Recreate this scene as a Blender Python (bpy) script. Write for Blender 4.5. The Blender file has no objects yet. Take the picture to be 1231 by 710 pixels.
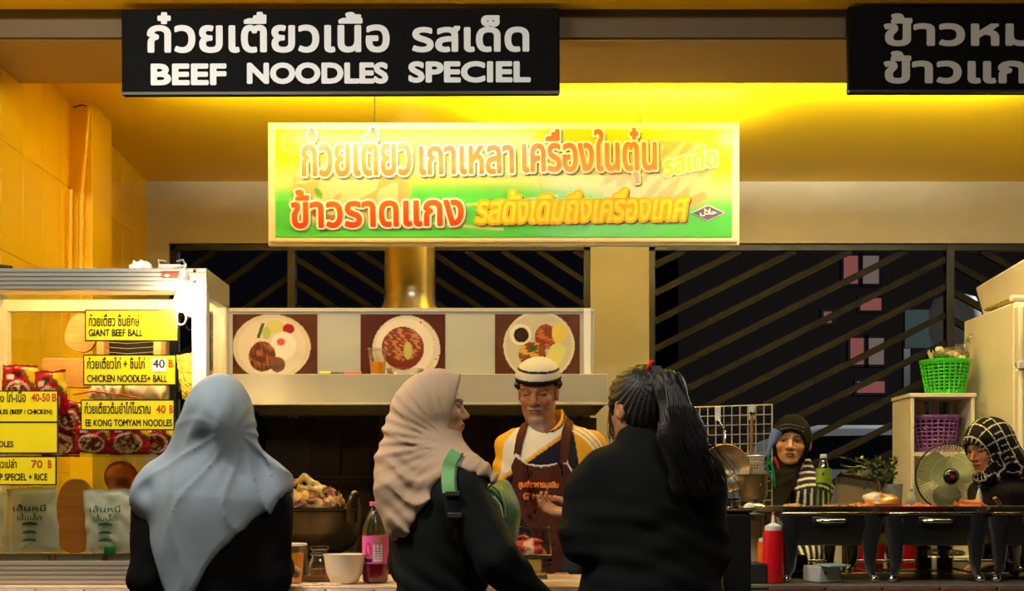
import bpy, math, random
import numpy as np
from mathutils import Vector, Matrix
from mathutils.bvhtree import BVHTree
random.seed(7); RNG = np.random.default_rng(7)
SC = bpy.context.scene; COL = SC.collection
PI = math.pi

# ---------------------------------------------------------------- camera, world, lights, exposure
FPX, CX, HY, CZ = 1500.0, 615.5, 600.0, 1.15          # focal length in pixels, centre, horizon row, lens height
cam = bpy.data.cameras.new('camera'); cam.sensor_width = 36; cam.lens = FPX/1231*36
cam.shift_y = (HY-355)/1231; cam.clip_start = .05; cam.clip_end = 200
cob = bpy.data.objects.new('camera', cam); COL.objects.link(cob)
cob.location = (0, 0, CZ); cob.rotation_euler = (PI/2, 0, 0); SC.camera = cob

w = bpy.data.worlds.new('night'); SC.world = w; w.use_nodes = True
bg = w.node_tree.nodes['Background']; bg.inputs[0].default_value = (.30, .34, .5, 1); bg.inputs[1].default_value = .006

def area(name, loc, rot, sx, sy, power, color, spread=PI):
    l = bpy.data.lights.new(name, 'AREA'); l.shape = 'RECTANGLE'; l.size = sx; l.size_y = sy
    l.energy = power; l.color = color; l.spread = spread
    o = bpy.data.objects.new(name, l); COL.objects.link(o); o.location = loc; o.rotation_euler = rot; return o
# rows of fluorescent tubes under the food court roof, in front of the stall
area('court_light', (-1.5, 2.75, 3.3), (math.radians(6), 0, 0), 1.2, .16, 64, (1, .94, .82))
area('court_light', (.6, 1.4, 3.5), (math.radians(30), 0, 0), 1.3, .2, 36, (1, .92, .78))
# tubes fixed behind the beam (their glass is built below with the fixtures)
area('beam_tube_light', (-.45, 5.03, 2.80), (math.radians(48), 0, 0), 1.1, .04, 4, (1, .92, .72))
area('beam_tube_light', (-.75, 5.03, 2.835), (math.radians(140), 0, 0), 1.4, .04, 44, (1, .93, .70), math.radians(115))
area('beam_tube_light', (1.25, 5.03, 2.835), (math.radians(140), 0, 0), 1.9, .04, 78, (1, .95, .78), math.radians(115))
# added uplight, hidden behind the banner to brighten the ceiling
area('ceiling_fill_light', (.45, 5.50, 2.66), (math.radians(172), 0, 0), 1.1, .05, 7, (1, .94, .74), math.radians(160))
area('beam_tube_light', (1.45, 5.05, 2.80), (math.radians(6), 0, 0), 1.0, .06, 9.5, (1, .90, .66))
area('beam_tube_light', (2.5, 5.05, 2.80), (math.radians(25), 0, 0), 1.0, .06, 8, (1, .90, .66))
SC.view_settings.view_transform = 'Standard'; SC.view_settings.look = 'None'
SC.view_settings.exposure = 0.0; SC.view_settings.gamma = 1; SC.view_settings.use_curve_mapping = False

# ---------------------------------------------------------------- helpers
def P(x, y, Y):                                        # photo pixel + real distance -> a point of the place
    return Vector(((x-CX)/FPX*Y, Y, CZ+(HY-y)/FPX*Y))
def lin(c): return tuple(((v/255)/12.92 if v/255 <= .04045 else ((v/255+.055)/1.055)**2.4) for v in c)

MATS = {}
def mat(name, color=(200, 200, 200), rough=.6, metal=0, bump=0, bscale=60, vary=0, vscale=8, emit=0, trans=0, alpha=1, vcol=False, ior=1.45, spec=.5, stretch=(1, 1, 1), sheen=0, coat=0):
    if name in MATS: return MATS[name]
    m = bpy.data.materials.new(name); m.use_nodes = True; nt = m.node_tree; b = nt.nodes['Principled BSDF']
    c = lin(color); N = nt.nodes.new; L = nt.links.new
    b.inputs['Base Color'].default_value = (*c, 1); b.inputs['Roughness'].default_value = rough
    b.inputs['Metallic'].default_value = metal; b.inputs['Transmission Weight'].default_value = trans
    b.inputs['Alpha'].default_value = alpha; b.inputs['IOR'].default_value = ior
    b.inputs['Specular IOR Level'].default_value = spec; b.inputs['Sheen Weight'].default_value = sheen; b.inputs['Coat Weight'].default_value = coat
    src = None
    if vcol:
        a = N('ShaderNodeAttribute'); a.attribute_name = 'Col'; src = a.outputs['Color']; L(src, b.inputs['Base Color'])
    if vary or bump:
        tc = N('ShaderNodeTexCoord'); mp = N('ShaderNodeMapping'); mp.inputs['Scale'].default_value = stretch
        L(tc.outputs['Object'], mp.inputs['Vector'])
    if vary:
        nz = N('ShaderNodeTexNoise'); nz.inputs['Scale'].default_value = vscale; nz.inputs['Detail'].default_value = 6
        L(mp.outputs[0], nz.inputs['Vector'])
        mr = N('ShaderNodeMapRange'); mr.inputs[1].default_value = .3; mr.inputs[2].default_value = .7
        mr.inputs[3].default_value = 1-vary; mr.inputs[4].default_value = 1+vary*.5; L(nz.outputs['Fac'], mr.inputs[0])
        mx = N('ShaderNodeVectorMath'); mx.operation = 'SCALE'; L(mr.outputs[0], mx.inputs['Scale'])
        if src: L(src, mx.inputs[0])
        else: mx.inputs[0].default_value = c
        L(mx.outputs[0], b.inputs['Base Color'])
    if bump:
        n2 = N('ShaderNodeTexNoise'); n2.inputs['Scale'].default_value = bscale; n2.inputs['Detail'].default_value = 4
        L(mp.outputs[0], n2.inputs['Vector'])
        bp = N('ShaderNodeBump'); bp.inputs['Strength'].default_value = bump; bp.inputs['Distance'].default_value = .004
        L(n2.outputs['Fac'], bp.inputs['Height']); L(bp.outputs[0], b.inputs['Normal'])
    if emit:
        b.inputs['Emission Color'].default_value = (*c, 1); b.inputs['Emission Strength'].default_value = emit
    MATS[name] = m; return m

class MB:                                              # collects shapes (world coordinates) for ONE mesh
    def __init__(s): s.v = []; s.f = []; s.c = []; s.cc = None
    def add(s, vs, fs):
        n = len(s.v); s.v += [tuple(v) for v in vs]; s.f += [tuple(i+n for i in f) for f in fs]
        s.c += [s.cc]*len(vs); return s
    def box(s, lo, hi, M=None):
        x0, y0, z0 = lo; x1, y1, z1 = hi
        vs = [Vector(p) for p in ((x0,y0,z0),(x1,y0,z0),(x1,y1,z0),(x0,y1,z0),(x0,y0,z1),(x1,y0,z1),(x1,y1,z1),(x0,y1,z1))]
        if M: vs = [M @ v for v in vs]
        return s.add(vs, [(0,3,2,1),(4,5,6,7),(0,1,5,4),(1,2,6,5),(2,3,7,6),(3,0,4,7)])
    def tube(s, pts, r, n=8, closed=False, flat=1, up=None):
        pts = [Vector(p) for p in pts]; m = len(pts); rs = r if hasattr(r, '__len__') else [r]*m
        vs = []; prev = None
        for i, p in enumerate(pts):
            if closed: t = pts[(i+1) % m]-pts[i-1]
            else: t = pts[min(i+1, m-1)]-pts[max(i-1, 0)]
            t = t.normalized() if t.length > 1e-9 else Vector((0, 0, 1))
            if prev is None:
                a = up or (Vector((0, 0, 1)) if abs(t.z) < .9 else Vector((1, 0, 0)))
                u = t.cross(a).normalized()
            else:
                u = (prev - t*prev.dot(t)); u = u.normalized() if u.length > 1e-6 else t.orthogonal().normalized()
            prev = u; w_ = t.cross(u)
            for k in range(n):
                a = 2*PI*k/n; vs.append(p+(u*math.cos(a)+w_*math.sin(a)*flat)*rs[i])
        fs = []
        for i in range(m if closed else m-1):
            for k in range(n):
                a = i*n+k; b_ = i*n+(k+1) % n; c = ((i+1) % m)*n
                fs.append((a, b_, c+(k+1) % n, c+k))
        if not closed: fs += [tuple(range(n))[::-1], tuple((m-1)*n+k for k in range(n))]
        return s.add(vs, fs)
    def lathe(s, prof, c=(0, 0, 0), n=28, M=None, sx=1, sy=1):   # prof: (radius, z)
        c = Vector(c); vs = []; fs = []
        for (r, z) in prof:
            for k in range(n):
                a = 2*PI*k/n; v = Vector((r*math.cos(a)*sx, r*math.sin(a)*sy, z)); v = (M @ v if M else v)+c; vs.append(v)
        for i in range(len(prof)-1):
            for k in range(n): fs.append((i*n+k, i*n+(k+1) % n, (i+1)*n+(k+1) % n, (i+1)*n+k))
        if prof[0][0] > 1e-5: fs.append(tuple(range(n))[::-1])
        if prof[-1][0] > 1e-5: fs.append(tuple((len(prof)-1)*n+k for k in range(n)))
        return s.add(vs, fs)
    def prism(s, poly, d, M=None):                     # poly in x,z ; extruded along y by d
        n = len(poly); vs = [Vector((x, 0, z)) for x, z in poly]+[Vector((x, d, z)) for x, z in poly]
        if M: vs = [M @ v for v in vs]
        return s.add(vs, [tuple(range(n)), tuple(range(2*n-1, n-1, -1))]+[(i, i+n, (i+1) % n+n, (i+1) % n) for i in range(n)])
    def ell(s, c, r, n=12, M=None):
        pr = [(max(1e-6, math.sin(PI*i/n)), -math.cos(PI*i/n)) for i in range(n+1)]
        c = Vector(c); k0 = len(s.v); K = n*2; vs = []
        for (q, z) in pr:
            for k in range(K):
                a = 2*PI*k/K; v = Vector((q*math.cos(a)*r[0], q*math.sin(a)*r[1], z*r[2])); vs.append((M @ v if M else v)+c)
        return s.add(vs, [(i*K+k, i*K+(k+1) % K, (i+1)*K+(k+1) % K, (i+1)*K+k) for i in range(n) for k in range(K)])

def root_loc(p):
    return Vector((0, 0, 0)) if p is None else root_loc(p.parent)+p.location
def link(name, me, parent=None, m=None, smooth=False, bevel=0):
    o = bpy.data.objects.new(name, me); COL.objects.link(o)
    if m: me.materials.append(m)
    if smooth: me.polygons.foreach_set('use_smooth', [True]*len(me.polygons))
    if parent: o.parent = parent
    if bevel:
        b = o.modifiers.new('bevel', 'BEVEL'); b.width = bevel; b.segments = 2; b.limit_method = 'ANGLE'
        me.polygons.foreach_set('use_smooth', [True]*len(me.polygons)); me.set_sharp_from_angle(angle=math.radians(40))
    return o
def obj(name, mb, m, parent=None, smooth=False, bevel=0, at=None, label=None):
    off = root_loc(parent) if parent else Vector(at or (0, 0, 0))
    me = bpy.data.meshes.new(name); me.from_pydata([(v[0]-off.x, v[1]-off.y, v[2]-off.z) for v in mb.v], [], mb.f)
    if any(c is not None for c in mb.c):
        a = me.color_attributes.new('Col', 'FLOAT_COLOR', 'POINT')
        a.data.foreach_set('color', np.array([(*(c or (1, 1, 1)), 1) for c in mb.c], dtype=np.float32).ravel())
    me.update(); o = link(name, me, parent, m, smooth, bevel)
    if smooth and not bevel: me.set_sharp_from_angle(angle=math.radians(50))
    if not parent: o.location = off
    if label: o['label'] = label
    return o
def tag(o, label=None, cat=None, group=None, kind=None):
    for k, v in (('label', label), ('category', cat), ('group', group), ('kind', kind)):
        if v: o[k] = v
    return o
def thing(name, label, cat, loc=(0, 0, 0), group=None):
    o = bpy.data.objects.new(name, None); COL.objects.link(o); o.location = loc; o.empty_display_size = .05
    return tag(o, label, cat, group)
def struct(name, mb, m, parent=None, label=None, **k):
    o = obj(name, mb, m, parent, **k)
    if not parent: o['kind'] = 'structure'
    if label: o['label'] = label
    return o
def dup(root, loc, rotz=None, label=None):
    r = root.copy(); COL.objects.link(r); r.location = loc
    if rotz is not None: r.rotation_euler.z = rotz
    if label: r['label'] = label
    for ch in list(root.children):
        c = ch.copy(); COL.objects.link(c); c.parent = r
        for g in list(ch.children):
            d = g.copy(); COL.objects.link(d); d.parent = c
    return r
def np_mesh(name, V, F, C, m, parent=None, smooth=True, at=(0, 0, 0), kids=True):
    me = bpy.data.meshes.new(name); off = root_loc(parent) if parent else Vector(at)
    V = np.asarray(V, dtype=np.float64)-np.array(off)
    F = np.asarray(F, dtype=np.int32); k = F.shape[1]
    me.vertices.add(len(V)); me.vertices.foreach_set('co', V.ravel())
    me.loops.add(F.size); me.loops.foreach_set('vertex_index', F.ravel())
    me.polygons.add(len(F)); me.polygons.foreach_set('loop_start', np.arange(len(F), dtype=np.int32)*k)
    me.update(calc_edges=True)
    if C is not None:
        a = me.color_attributes.new('Col', 'FLOAT_COLOR', 'POINT')
        a.data.foreach_set('color', np.concatenate([np.clip(C, 0, 1), np.ones((len(V), 1))], 1).astype(np.float32).ravel())
    me.validate(); o = link(name, me, parent, m, smooth)
    if not parent: o.location = off
    return o

# flat print: a finely gridded sheet with a colour for every vertex
def sheet(name, o, u, v, nu, nv, fn, m, parent=None, bulge=None, at=(0, 0, 0)):
    U, V_ = np.meshgrid(np.linspace(0, 1, nu), np.linspace(0, 1, nv)); U = U.ravel(); V_ = V_.ravel()
    X = np.array(o)+U[:, None]*np.array(u)+V_[:, None]*np.array(v)
    if bulge is not None:
        nrm = np.cross(np.array(u), np.array(v)); nrm /= np.linalg.norm(nrm); X = X+bulge(U, V_)[:, None]*nrm
    i = (np.arange(nv-1)[:, None]*nu+np.arange(nu-1)).ravel()
    return np_mesh(name, X, np.stack([i, i+1, i+nu+1, i+nu], 1), fn(U, V_), m, parent, at=at)

# ---- signed distance sculpting
def V3(*a): return np.array(a, dtype=np.float32)
def smin(a, b, k): h = np.clip(.5+.5*(b-a)/k, 0, 1); return b+(a-b)*h-k*h*(1-h)
def smax(a, b, k): return -smin(-a, -b, k)
def ell(Q, c, r):
    q = [(Q[i]-c[i])/r[i] for i in range(3)]; k0 = np.sqrt(q[0]**2+q[1]**2+q[2]**2)+1e-6
    k1 = np.sqrt((q[0]/r[0])**2+(q[1]/r[1])**2+(q[2]/r[2])**2)+1e-6; return k0*(k0-1)/k1
def cone(Q, a, b, ra, rb, sy=1):
    a = V3(*a); b = V3(*b); d = b-a; L2 = float(d@d)+1e-9
    t = np.clip(((Q[0]-a[0])*d[0]+(Q[1]-a[1])*d[1]+(Q[2]-a[2])*d[2])/L2, 0, 1)
    return np.sqrt((Q[0]-a[0]-t*d[0])**2+((Q[1]-a[1]-t*d[1])/sy)**2+(Q[2]-a[2]-t*d[2])**2)-(ra+(rb-ra)*t)
def rot(Q, c, yaw=0, pitch=0, roll=0, s=1):            # into a turned local frame centred on c
    M = (Matrix.Rotation(yaw, 3, 'Z') @ Matrix.Rotation(pitch, 3, 'X') @ Matrix.Rotation(roll, 3, 'Y')).transposed()
    d = [Q[i]-c[i] for i in range(3)]
    return [(M[i][0]*d[0]+M[i][1]*d[1]+M[i][2]*d[2])/s for i in range(3)]
def nets(f, lo, hi, h):
    ax = [np.arange(lo[i], hi[i]+h, h, dtype=np.float32) for i in range(3)]
    Q = np.meshgrid(*ax, indexing='ij'); D = f(Q).astype(np.float32)
    n = D.shape; ins = D < 0; m = np.zeros([k-1 for k in n], dtype=np.int8)
    cor = [(i, j, k) for i in (0, 1) for j in (0, 1) for k in (0, 1)]
    sl = lambda A, c: A[c[0]:n[0]-1+c[0], c[1]:n[1]-1+c[1], c[2]:n[2]-1+c[2]]
    for c in cor: m += sl(ins, c)
    cell = (m > 0) & (m < 8); I = np.argwhere(cell)
    if len(I) == 0: return np.zeros((0, 3)), np.zeros((0, 4), int)
    dv = np.stack([D[I[:, 0]+c[0], I[:, 1]+c[1], I[:, 2]+c[2]] for c in cor], 1)
    acc = np.zeros((len(I), 3)); cnt = np.zeros(len(I)); ca = np.array(cor, float)
    for a in range(8):
        for b in range(a+1, 8):
            if np.abs(ca[a]-ca[b]).sum() != 1: continue
            s = (dv[:, a] < 0) != (dv[:, b] < 0); t = dv[:, a]/(dv[:, a]-dv[:, b]+1e-12)
            p = ca[a]+(ca[b]-ca[a])*t[:, None]; acc[s] += p[s]; cnt[s] += 1
    V = (I+acc/cnt[:, None])*h+np.array([a[0] for a in ax])
    idx = -np.ones(cell.shape, dtype=np.int64); idx[cell] = np.arange(len(I)); F = []
    for a in range(3):
        b, c = (a+1) % 3, (a+2) % 3
        s0 = [slice(1, -1)]*3; s1 = [slice(1, -1)]*3; s0[a] = slice(0, n[a]-1); s1[a] = slice(1, n[a])
        A = ins[tuple(s0)]; B = ins[tuple(s1)]; ch = np.argwhere(A != B)
        if len(ch) == 0: continue
        flip = A[A != B]; e = ch.copy(); e[:, b] += 1; e[:, c] += 1
        def at(db, dc):
            q = e.copy(); q[:, b] += db; q[:, c] += dc; return idx[q[:, 0], q[:, 1], q[:, 2]]
        q = np.stack([at(-1, -1), at(0, -1), at(0, 0), at(-1, 0)], 1); q[~flip] = q[~flip][:, ::-1]; F.append(q)
    F = np.concatenate(F); F = F[(F >= 0).all(1)]; return V, F

# ---- lettering: outlines of Blender's own font filled by distance field (any weight, no overlaps)
def text_field(s, size, res, spacing=1.0, shear=0):
    c = bpy.data.curves.new('lettering', 'FONT'); c.body = s; c.size = 1; c.fill_mode = 'NONE'; c.resolution_u = 4; c.space_character = spacing; c.shear = shear
    o = bpy.data.objects.new('lettering', c); COL.objects.link(o); bpy.context.view_layer.update()
    me = bpy.data.meshes.new_from_object(o.evaluated_get(bpy.context.evaluated_depsgraph_get()))
    n = len(me.vertices); co = np.zeros(n*3); me.vertices.foreach_get('co', co); co = co.reshape(-1, 3)[:, :2]*size
    ed = np.zeros(len(me.edges)*2, dtype=int); me.edges.foreach_get('vertices', ed); ed = ed.reshape(-1, 2)
    bpy.data.objects.remove(o); bpy.data.curves.remove(c); bpy.data.meshes.remove(me)
    # orient loops: walk the edges
    nb = {}
    for a, b in ed: nb.setdefault(a, []).append(b); nb.setdefault(b, []).append(a)
    segs = []; seen = set()
    for st in sorted(nb):
        if st in seen: continue
        lp = [st]; seen.add(st); cur = st
        if len(nb[st]) > 1: nxt = st+1 if st+1 in nb[st] else nb[st][0]
        else: nxt = nb[st][0]
        while nxt not in seen:
            seen.add(nxt); lp.append(nxt); k = [q for q in nb[nxt] if q not in seen]
            if not k: break
            cur, nxt = nxt, k[0]
        lp = np.array(lp); segs.append(np.stack([co[lp], co[np.roll(lp, -1)]], 1))
    return np.concatenate(segs)
def text_mesh(s, width=None, height=None, res=160, weight=0, spacing=1.0, sx=1, shear=0):
    """returns V (x, z), F (quads) centred on x; width in metres; weight = outline growth in metres"""
    S = text_field(s, 1, res, spacing, shear); mn = S.reshape(-1, 2).min(0); mx = S.reshape(-1, 2).max(0)
    k = (width/(mx[0]-mn[0])) if width else height/(mx[1]-mn[1]); ky = height/(mx[1]-mn[1]) if height else k
    S = (S-np.array([(mn[0]+mx[0])/2, mn[1]]))*np.array([k, ky]); mn = S.reshape(-1, 2).min(0); mx = S.reshape(-1, 2).max(0)
    pad = max(weight, 0)+.0001; h = max(mx[0]-mn[0], .0)/res; pad += 2*h
    xs = np.arange(mn[0]-pad, mx[0]+pad+h, h); ys = np.arange(mn[1]-pad, mx[1]+pad+h, h)
    D = np.full((len(ys), len(xs)), 1e3); W = np.zeros((len(ys), len(xs)), dtype=np.int32); R = pad+2*h
    for (a, b) in S:
        x0, x1 = min(a[0], b[0])-R, max(a[0], b[0])+R; y0, y1 = min(a[1], b[1])-R, max(a[1], b[1])+R
        i0, i1 = np.searchsorted(xs, (x0, x1)); j0, j1 = np.searchsorted(ys, (y0, y1))
        gx = xs[None, i0:i1]; gy = ys[j0:j1, None]; d = b-a; L2 = d@d+1e-18
        t = np.clip(((gx-a[0])*d[0]+(gy-a[1])*d[1])/L2, 0, 1)
        D[j0:j1, i0:i1] = np.minimum(D[j0:j1, i0:i1], np.hypot(gx-a[0]-t*d[0], gy-a[1]-t*d[1]))
        if a[1] != b[1]:
            lo_, hi_ = (a, b) if a[1] < b[1] else (b, a); r0, r1 = np.searchsorted(ys, (lo_[1], hi_[1]))
            if r1 > r0:
                yy = ys[r0:r1]; xc = lo_[0]+(yy-lo_[1])/(hi_[1]-lo_[1])*(hi_[0]-lo_[0])
                W[r0:r1] += (xs[None, :] < xc[:, None])*(1 if a[1] < b[1] else -1)
    D = np.where(W != 0, -D, D)-weight
    # filled marching squares, runs of full cells merged
    V = []; F = []; vid = {}
    ins = D < 0; cnt = ins[:-1, :-1].astype(int)+ins[1:, :-1]+ins[:-1, 1:]+ins[1:, 1:]
    def vert(x, y): V.append((x, y)); return len(V)-1
    H, Wd = cnt.shape
    for j in range(H):
        row = cnt[j]; full = np.flatnonzero(np.diff(np.concatenate([[0], (row == 4).astype(int), [0]])))
        for a, b in zip(full[::2], full[1::2]):
            F.append((vert(xs[a], ys[j]), vert(xs[b], ys[j]), vert(xs[b], ys[j+1]), vert(xs[a], ys[j+1])))
        for i in np.flatnonzero((row > 0) & (row < 4)):
            q = [(i, j), (i+1, j), (i+1, j+1), (i, j+1)]; poly = []
            for k_ in range(4):
                (a, b), (c, d) = q[k_], q[(k_+1) % 4]; da, dc = D[b, a], D[d, c]
                if da < 0: poly.append((xs[a], ys[b]))
                if (da < 0) != (dc < 0):
                    t = da/(da-dc); poly.append((xs[a]+(xs[c]-xs[a])*t, ys[b]+(ys[d]-ys[b])*t))
            ids = [vert(*p) for p in poly]
            if len(ids) == 3: F.append((ids[0], ids[1], ids[2], ids[2]))
            elif len(ids) == 4: F.append(tuple(ids))
            elif len(ids) > 4:
                F.append(tuple(ids[:4])); F.append((ids[0], ids[3], ids[4], ids[4] if len(ids) < 6 else ids[5]))
    return np.array(V), F
def letter(name, s, c, width, m, parent, height=None, weight=0, color=None, roty=0, dy=0, res=None, spacing=1.0, normal=None, thick=0, shear=0, fn=None, proj=None, rotz=0):
    """flat lettering facing the front (-y); c = bottom centre"""
    V, F = text_mesh(s, width, height, res or int(max(60, width*FPX/c[1]*1.25)), weight, spacing, shear=shear)
    X = np.stack([V[:, 0], np.zeros(len(V)), V[:, 1]], 1)
    ca, sa = math.cos(roty), math.sin(roty); X = np.stack([X[:, 0]*ca-X[:, 2]*sa, X[:, 1], X[:, 0]*sa+X[:, 2]*ca], 1)
    if rotz: X = np.stack([X[:, 0]*math.cos(rotz), X[:, 0]*math.sin(rotz), X[:, 2]], 1)
    X = X+np.array(c)+np.array([0, dy, 0])
    if proj:
        for p in X:
            hit = proj.ray_cast(Vector((p[0], p[1]-1, p[2])), Vector((0, 1, 0)))
            if hit[0] is not None: p[1] = hit[0].y-.0025
    C = fn(X, V) if fn else None
    mb = MB(); mb.v = [tuple(x) for x in X]; mb.f = [tuple(dict.fromkeys(f)) for f in F]; mb.c = [tuple(c_) for c_ in C] if fn else [None]*len(X)
    return obj(name, mb, m, parent)
# ---------------------------------------------------------------- materials
M_conc = mat('concrete', (196, 188, 160), .85, bump=.25, bscale=40, vary=.16, vscale=3)
M_concd = mat('concrete beam paint', (176, 150, 104), .7, vary=.06, vscale=3)
M_dband = mat('darker beam face', (104, 88, 60), .7, vary=.05)  # darker brown for the front face of the beam
M_yel = mat('yellow ceiling paint', (255, 212, 2), .45, vary=.04, vscale=2)
M_ytile = mat('yellow wall tile', (255, 206, 18), .3, vary=.05, vscale=2)
M_ygr = mat('tile grout', (255, 214, 92), .8)
M_ypil = mat('yellow pillar gloss', (255, 206, 0), .35)
M_floor = mat('floor cement', (96, 90, 82), .7, vary=.2, vscale=3, bump=.1)
M_black = mat('black metal bar', (26, 25, 24), .45, vary=.2)
M_grey_al = mat('brushed aluminium', (196, 196, 190), .38, metal=.75, vary=.06, vscale=30, stretch=(1, 1, 30))
M_cream = mat('cream laminate', (240, 226, 190), .5)
M_white = mat('white paint', (236, 232, 220), .5)
M_steel = mat('stainless steel', (190, 184, 166), .3, metal=.9, vary=.08, vscale=14, bump=.04, bscale=20)
M_chrome = mat('chrome', (225, 225, 222), .1, metal=1)
M_dsteel = mat('dark stained steel', (92, 82, 66), .32, metal=.85, vary=.25, vscale=6)
M_vc = mat('print', rough=.5, vcol=True); M_vcg = mat('glossy print', rough=.22, vcol=True)
M_food = mat('food', rough=.42, vcol=True, bump=.5, bscale=90, vary=.3, vscale=60)
M_skin = mat('skin', rough=.5, vcol=True, bump=.12, bscale=200, vary=.05, vscale=40)
M_cloth = mat('cloth', rough=.9, vcol=True, bump=.12, bscale=420, vary=.05, vscale=14, spec=.15)
M_wood = mat('wood', (214, 158, 88), .6, vary=.25, vscale=9, stretch=(1, 1, 8))
def glass_mat(name, tint=(1, 1, 1), refl=.08, rough=.03):
    m = bpy.data.materials.new(name); m.use_nodes = True; nt = m.node_tree; nt.nodes.remove(nt.nodes['Principled BSDF'])
    out = nt.nodes['Material Output']; N = nt.nodes.new; L = nt.links.new
    t = N('ShaderNodeBsdfTransparent'); t.inputs[0].default_value = (*tint, 1)
    g = N('ShaderNodeBsdfGlossy'); g.inputs['Roughness'].default_value = rough
    lw = N('ShaderNodeLayerWeight'); lw.inputs[0].default_value = .25
    ma = N('ShaderNodeMath'); ma.operation = 'MULTIPLY_ADD'; ma.inputs[1].default_value = .6; ma.inputs[2].default_value = refl
    L(lw.outputs['Fresnel'], ma.inputs[0]); mx = N('ShaderNodeMixShader'); L(ma.outputs[0], mx.inputs[0]); L(t.outputs[0], mx.inputs[1]); L(g.outputs[0], mx.inputs[2]); L(mx.outputs[0], out.inputs[0])
    return m
G_clear = glass_mat('clear glass', (.97, .98, .96), .03); G_plastic = glass_mat('clear plastic', (.93, .93, .90), .08, .15)
G_green = glass_mat('green tinted plastic', (.72, .86, .55), .08, .08)

# ---------------------------------------------------------------- the setting
XL = -1.94; YB = 6.6; XR = 3.3
struct('floor', MB().box((-6, -1, -.05), (8, 40, 0)), M_floor)
wl = struct('wall_left', MB().box((XL-.15, 3.6, 0), (XL, YB+.2, 3.0)), M_ygr)
tile_me = None
for r in range(7):
    for c in range(14):
        y0 = 3.68+.2095*c; z0 = .02+.4155*r; y1 = y0+.2065; z1 = min(z0+.412, 2.99)
        if tile_me is None or r == 6:
            o = obj('tile', MB().box((XL-.001, y0, z0), (XL+.006, y1, z1)), M_ytile, wl, bevel=.001)
            if r < 6: tile_me = (o, y0, z0)
        else:
            o = tile_me[0].copy(); COL.objects.link(o); o.location = (0, y0-tile_me[1], z0-tile_me[2])
struct('pillar', MB().box((XL+.005, 5.455, 0), (-1.835, 5.72, 2.93)), M_ypil, label='narrow glossy yellow pillar against the tiled wall', bevel=.003)
wr = struct('wall_right', MB().box((XR, 4.4, 0), (XR+.15, YB+.2, 3.0)), M_conc)
# sloping yellow ceiling between the beam and the back wall
mb = MB(); mb.add([(XL, 4.9, 2.915), (XR, 4.9, 2.915), (XR, YB+.1, 2.825), (XL, YB+.1, 2.825), (XL, 4.9, 3.05), (XR, 4.9, 3.05), (XR, YB+.1, 3.05), (XL, YB+.1, 3.05)],
                  [(0, 1, 2, 3), (4, 7, 6, 5), (0, 4, 5, 1), (1, 5, 6, 2), (2, 6, 7, 3), (3, 7, 4, 0)])
struct('ceiling', mb, M_yel)
bm_ = struct('beam', MB().box((-3.6, 4.44, 2.783), (XR+.5, 4.9, 3.1)), M_concd)
struct('face_panel', MB().box((-3.6, 4.425, 2.788), (XR+.5, 4.441, 2.885)), M_dband, bm_)
struct('trim_1', MB().box((-3.6, 4.30, 2.885), (XR+.5, 4.42, 3.2)), M_yel, label='yellow fascia board along the top of the beam')
# back wall: lintel, pillar, low walls
zt = 2.505
mb = MB().box((XL, YB, zt), (XR, YB+.22, 3.0)); mb.box((XL, YB-.002, 0), (-1.815, YB+.22, zt)); mb.box((XL, YB, 0), (XR, YB+.2, .95)); mb.box((.415, YB-.002, .9), (.725, YB+.22, zt+.01))
struct('wall_back', mb, M_conc)
# barred openings
def opening(name, x0, x1, z0, z1, post, a1, sp1, a2, sp2, sw):
    fr = MB(); t = .034
    y0, y1 = YB+.02, YB+.07
    fr.box((x0, y0, z1-t), (x1, y1, z1)).box((x0, y0, z0), (x1, y1, z0+t)).box((x0, y0, z0), (x0+t, y1, z1)).box((x1-t, y0, z0), (x1, y1, z1))
    o = struct(name, fr, M_black, label='black welded frame with slanting bars in the back wall'); 
    struct('post', MB().box((post-.02, y0-.005, z0), (post+.02, y1, z1)), M_black, o)
    for (xa, xb, sl, sp) in ((x0+t, post-.02, a1, sp1), (post+.02, x1-t, a2, sp2)):
        b = z0-abs(sl)*(xb-xa)-.3
        while b < z1+abs(sl)*(xb-xa)+.3:
            # line z = b + sl*(x - xa)
            xs = [xa, xb]
            for zz in (z0+t, z1-t): xs.append(xa+(zz-b)/sl)
            ok = sorted(x for x in xs if xa-1e-6 <= x <= xb+1e-6 and z0+t-1e-6 <= b+sl*(x-xa) <= z1-t+1e-6)
            if len(ok) >= 2 and ok[-1]-ok[0] > .03:
                p, q = ok[0], ok[-1]; L = math.hypot(1, sl); dx, dz = -sl/L*sw/2, sw/L/2
                za, zb = b+sl*(p-xa), b+sl*(q-xa)
                mb = MB().prism([(p-dx, za-dz), (q-dx, zb-dz), (q+dx, zb+dz), (p+dx, za+dz)], .03, Matrix.Translation((0, YB+.03, 0)))
                obj('slat', mb, M_bar, o)
            b += sp
M_bar = mat('weathered steel bar', (26, 25, 24), .65, spec=.2, vary=.25, vscale=12)
opening('window_1', -1.815, .415, .95, zt, -1.17, .72, .21, -.66, .127, .028)
opening('window_2', .725, XR-.02, .95, zt, 2.325, .50, .148, -.55, .15, .034)

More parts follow.
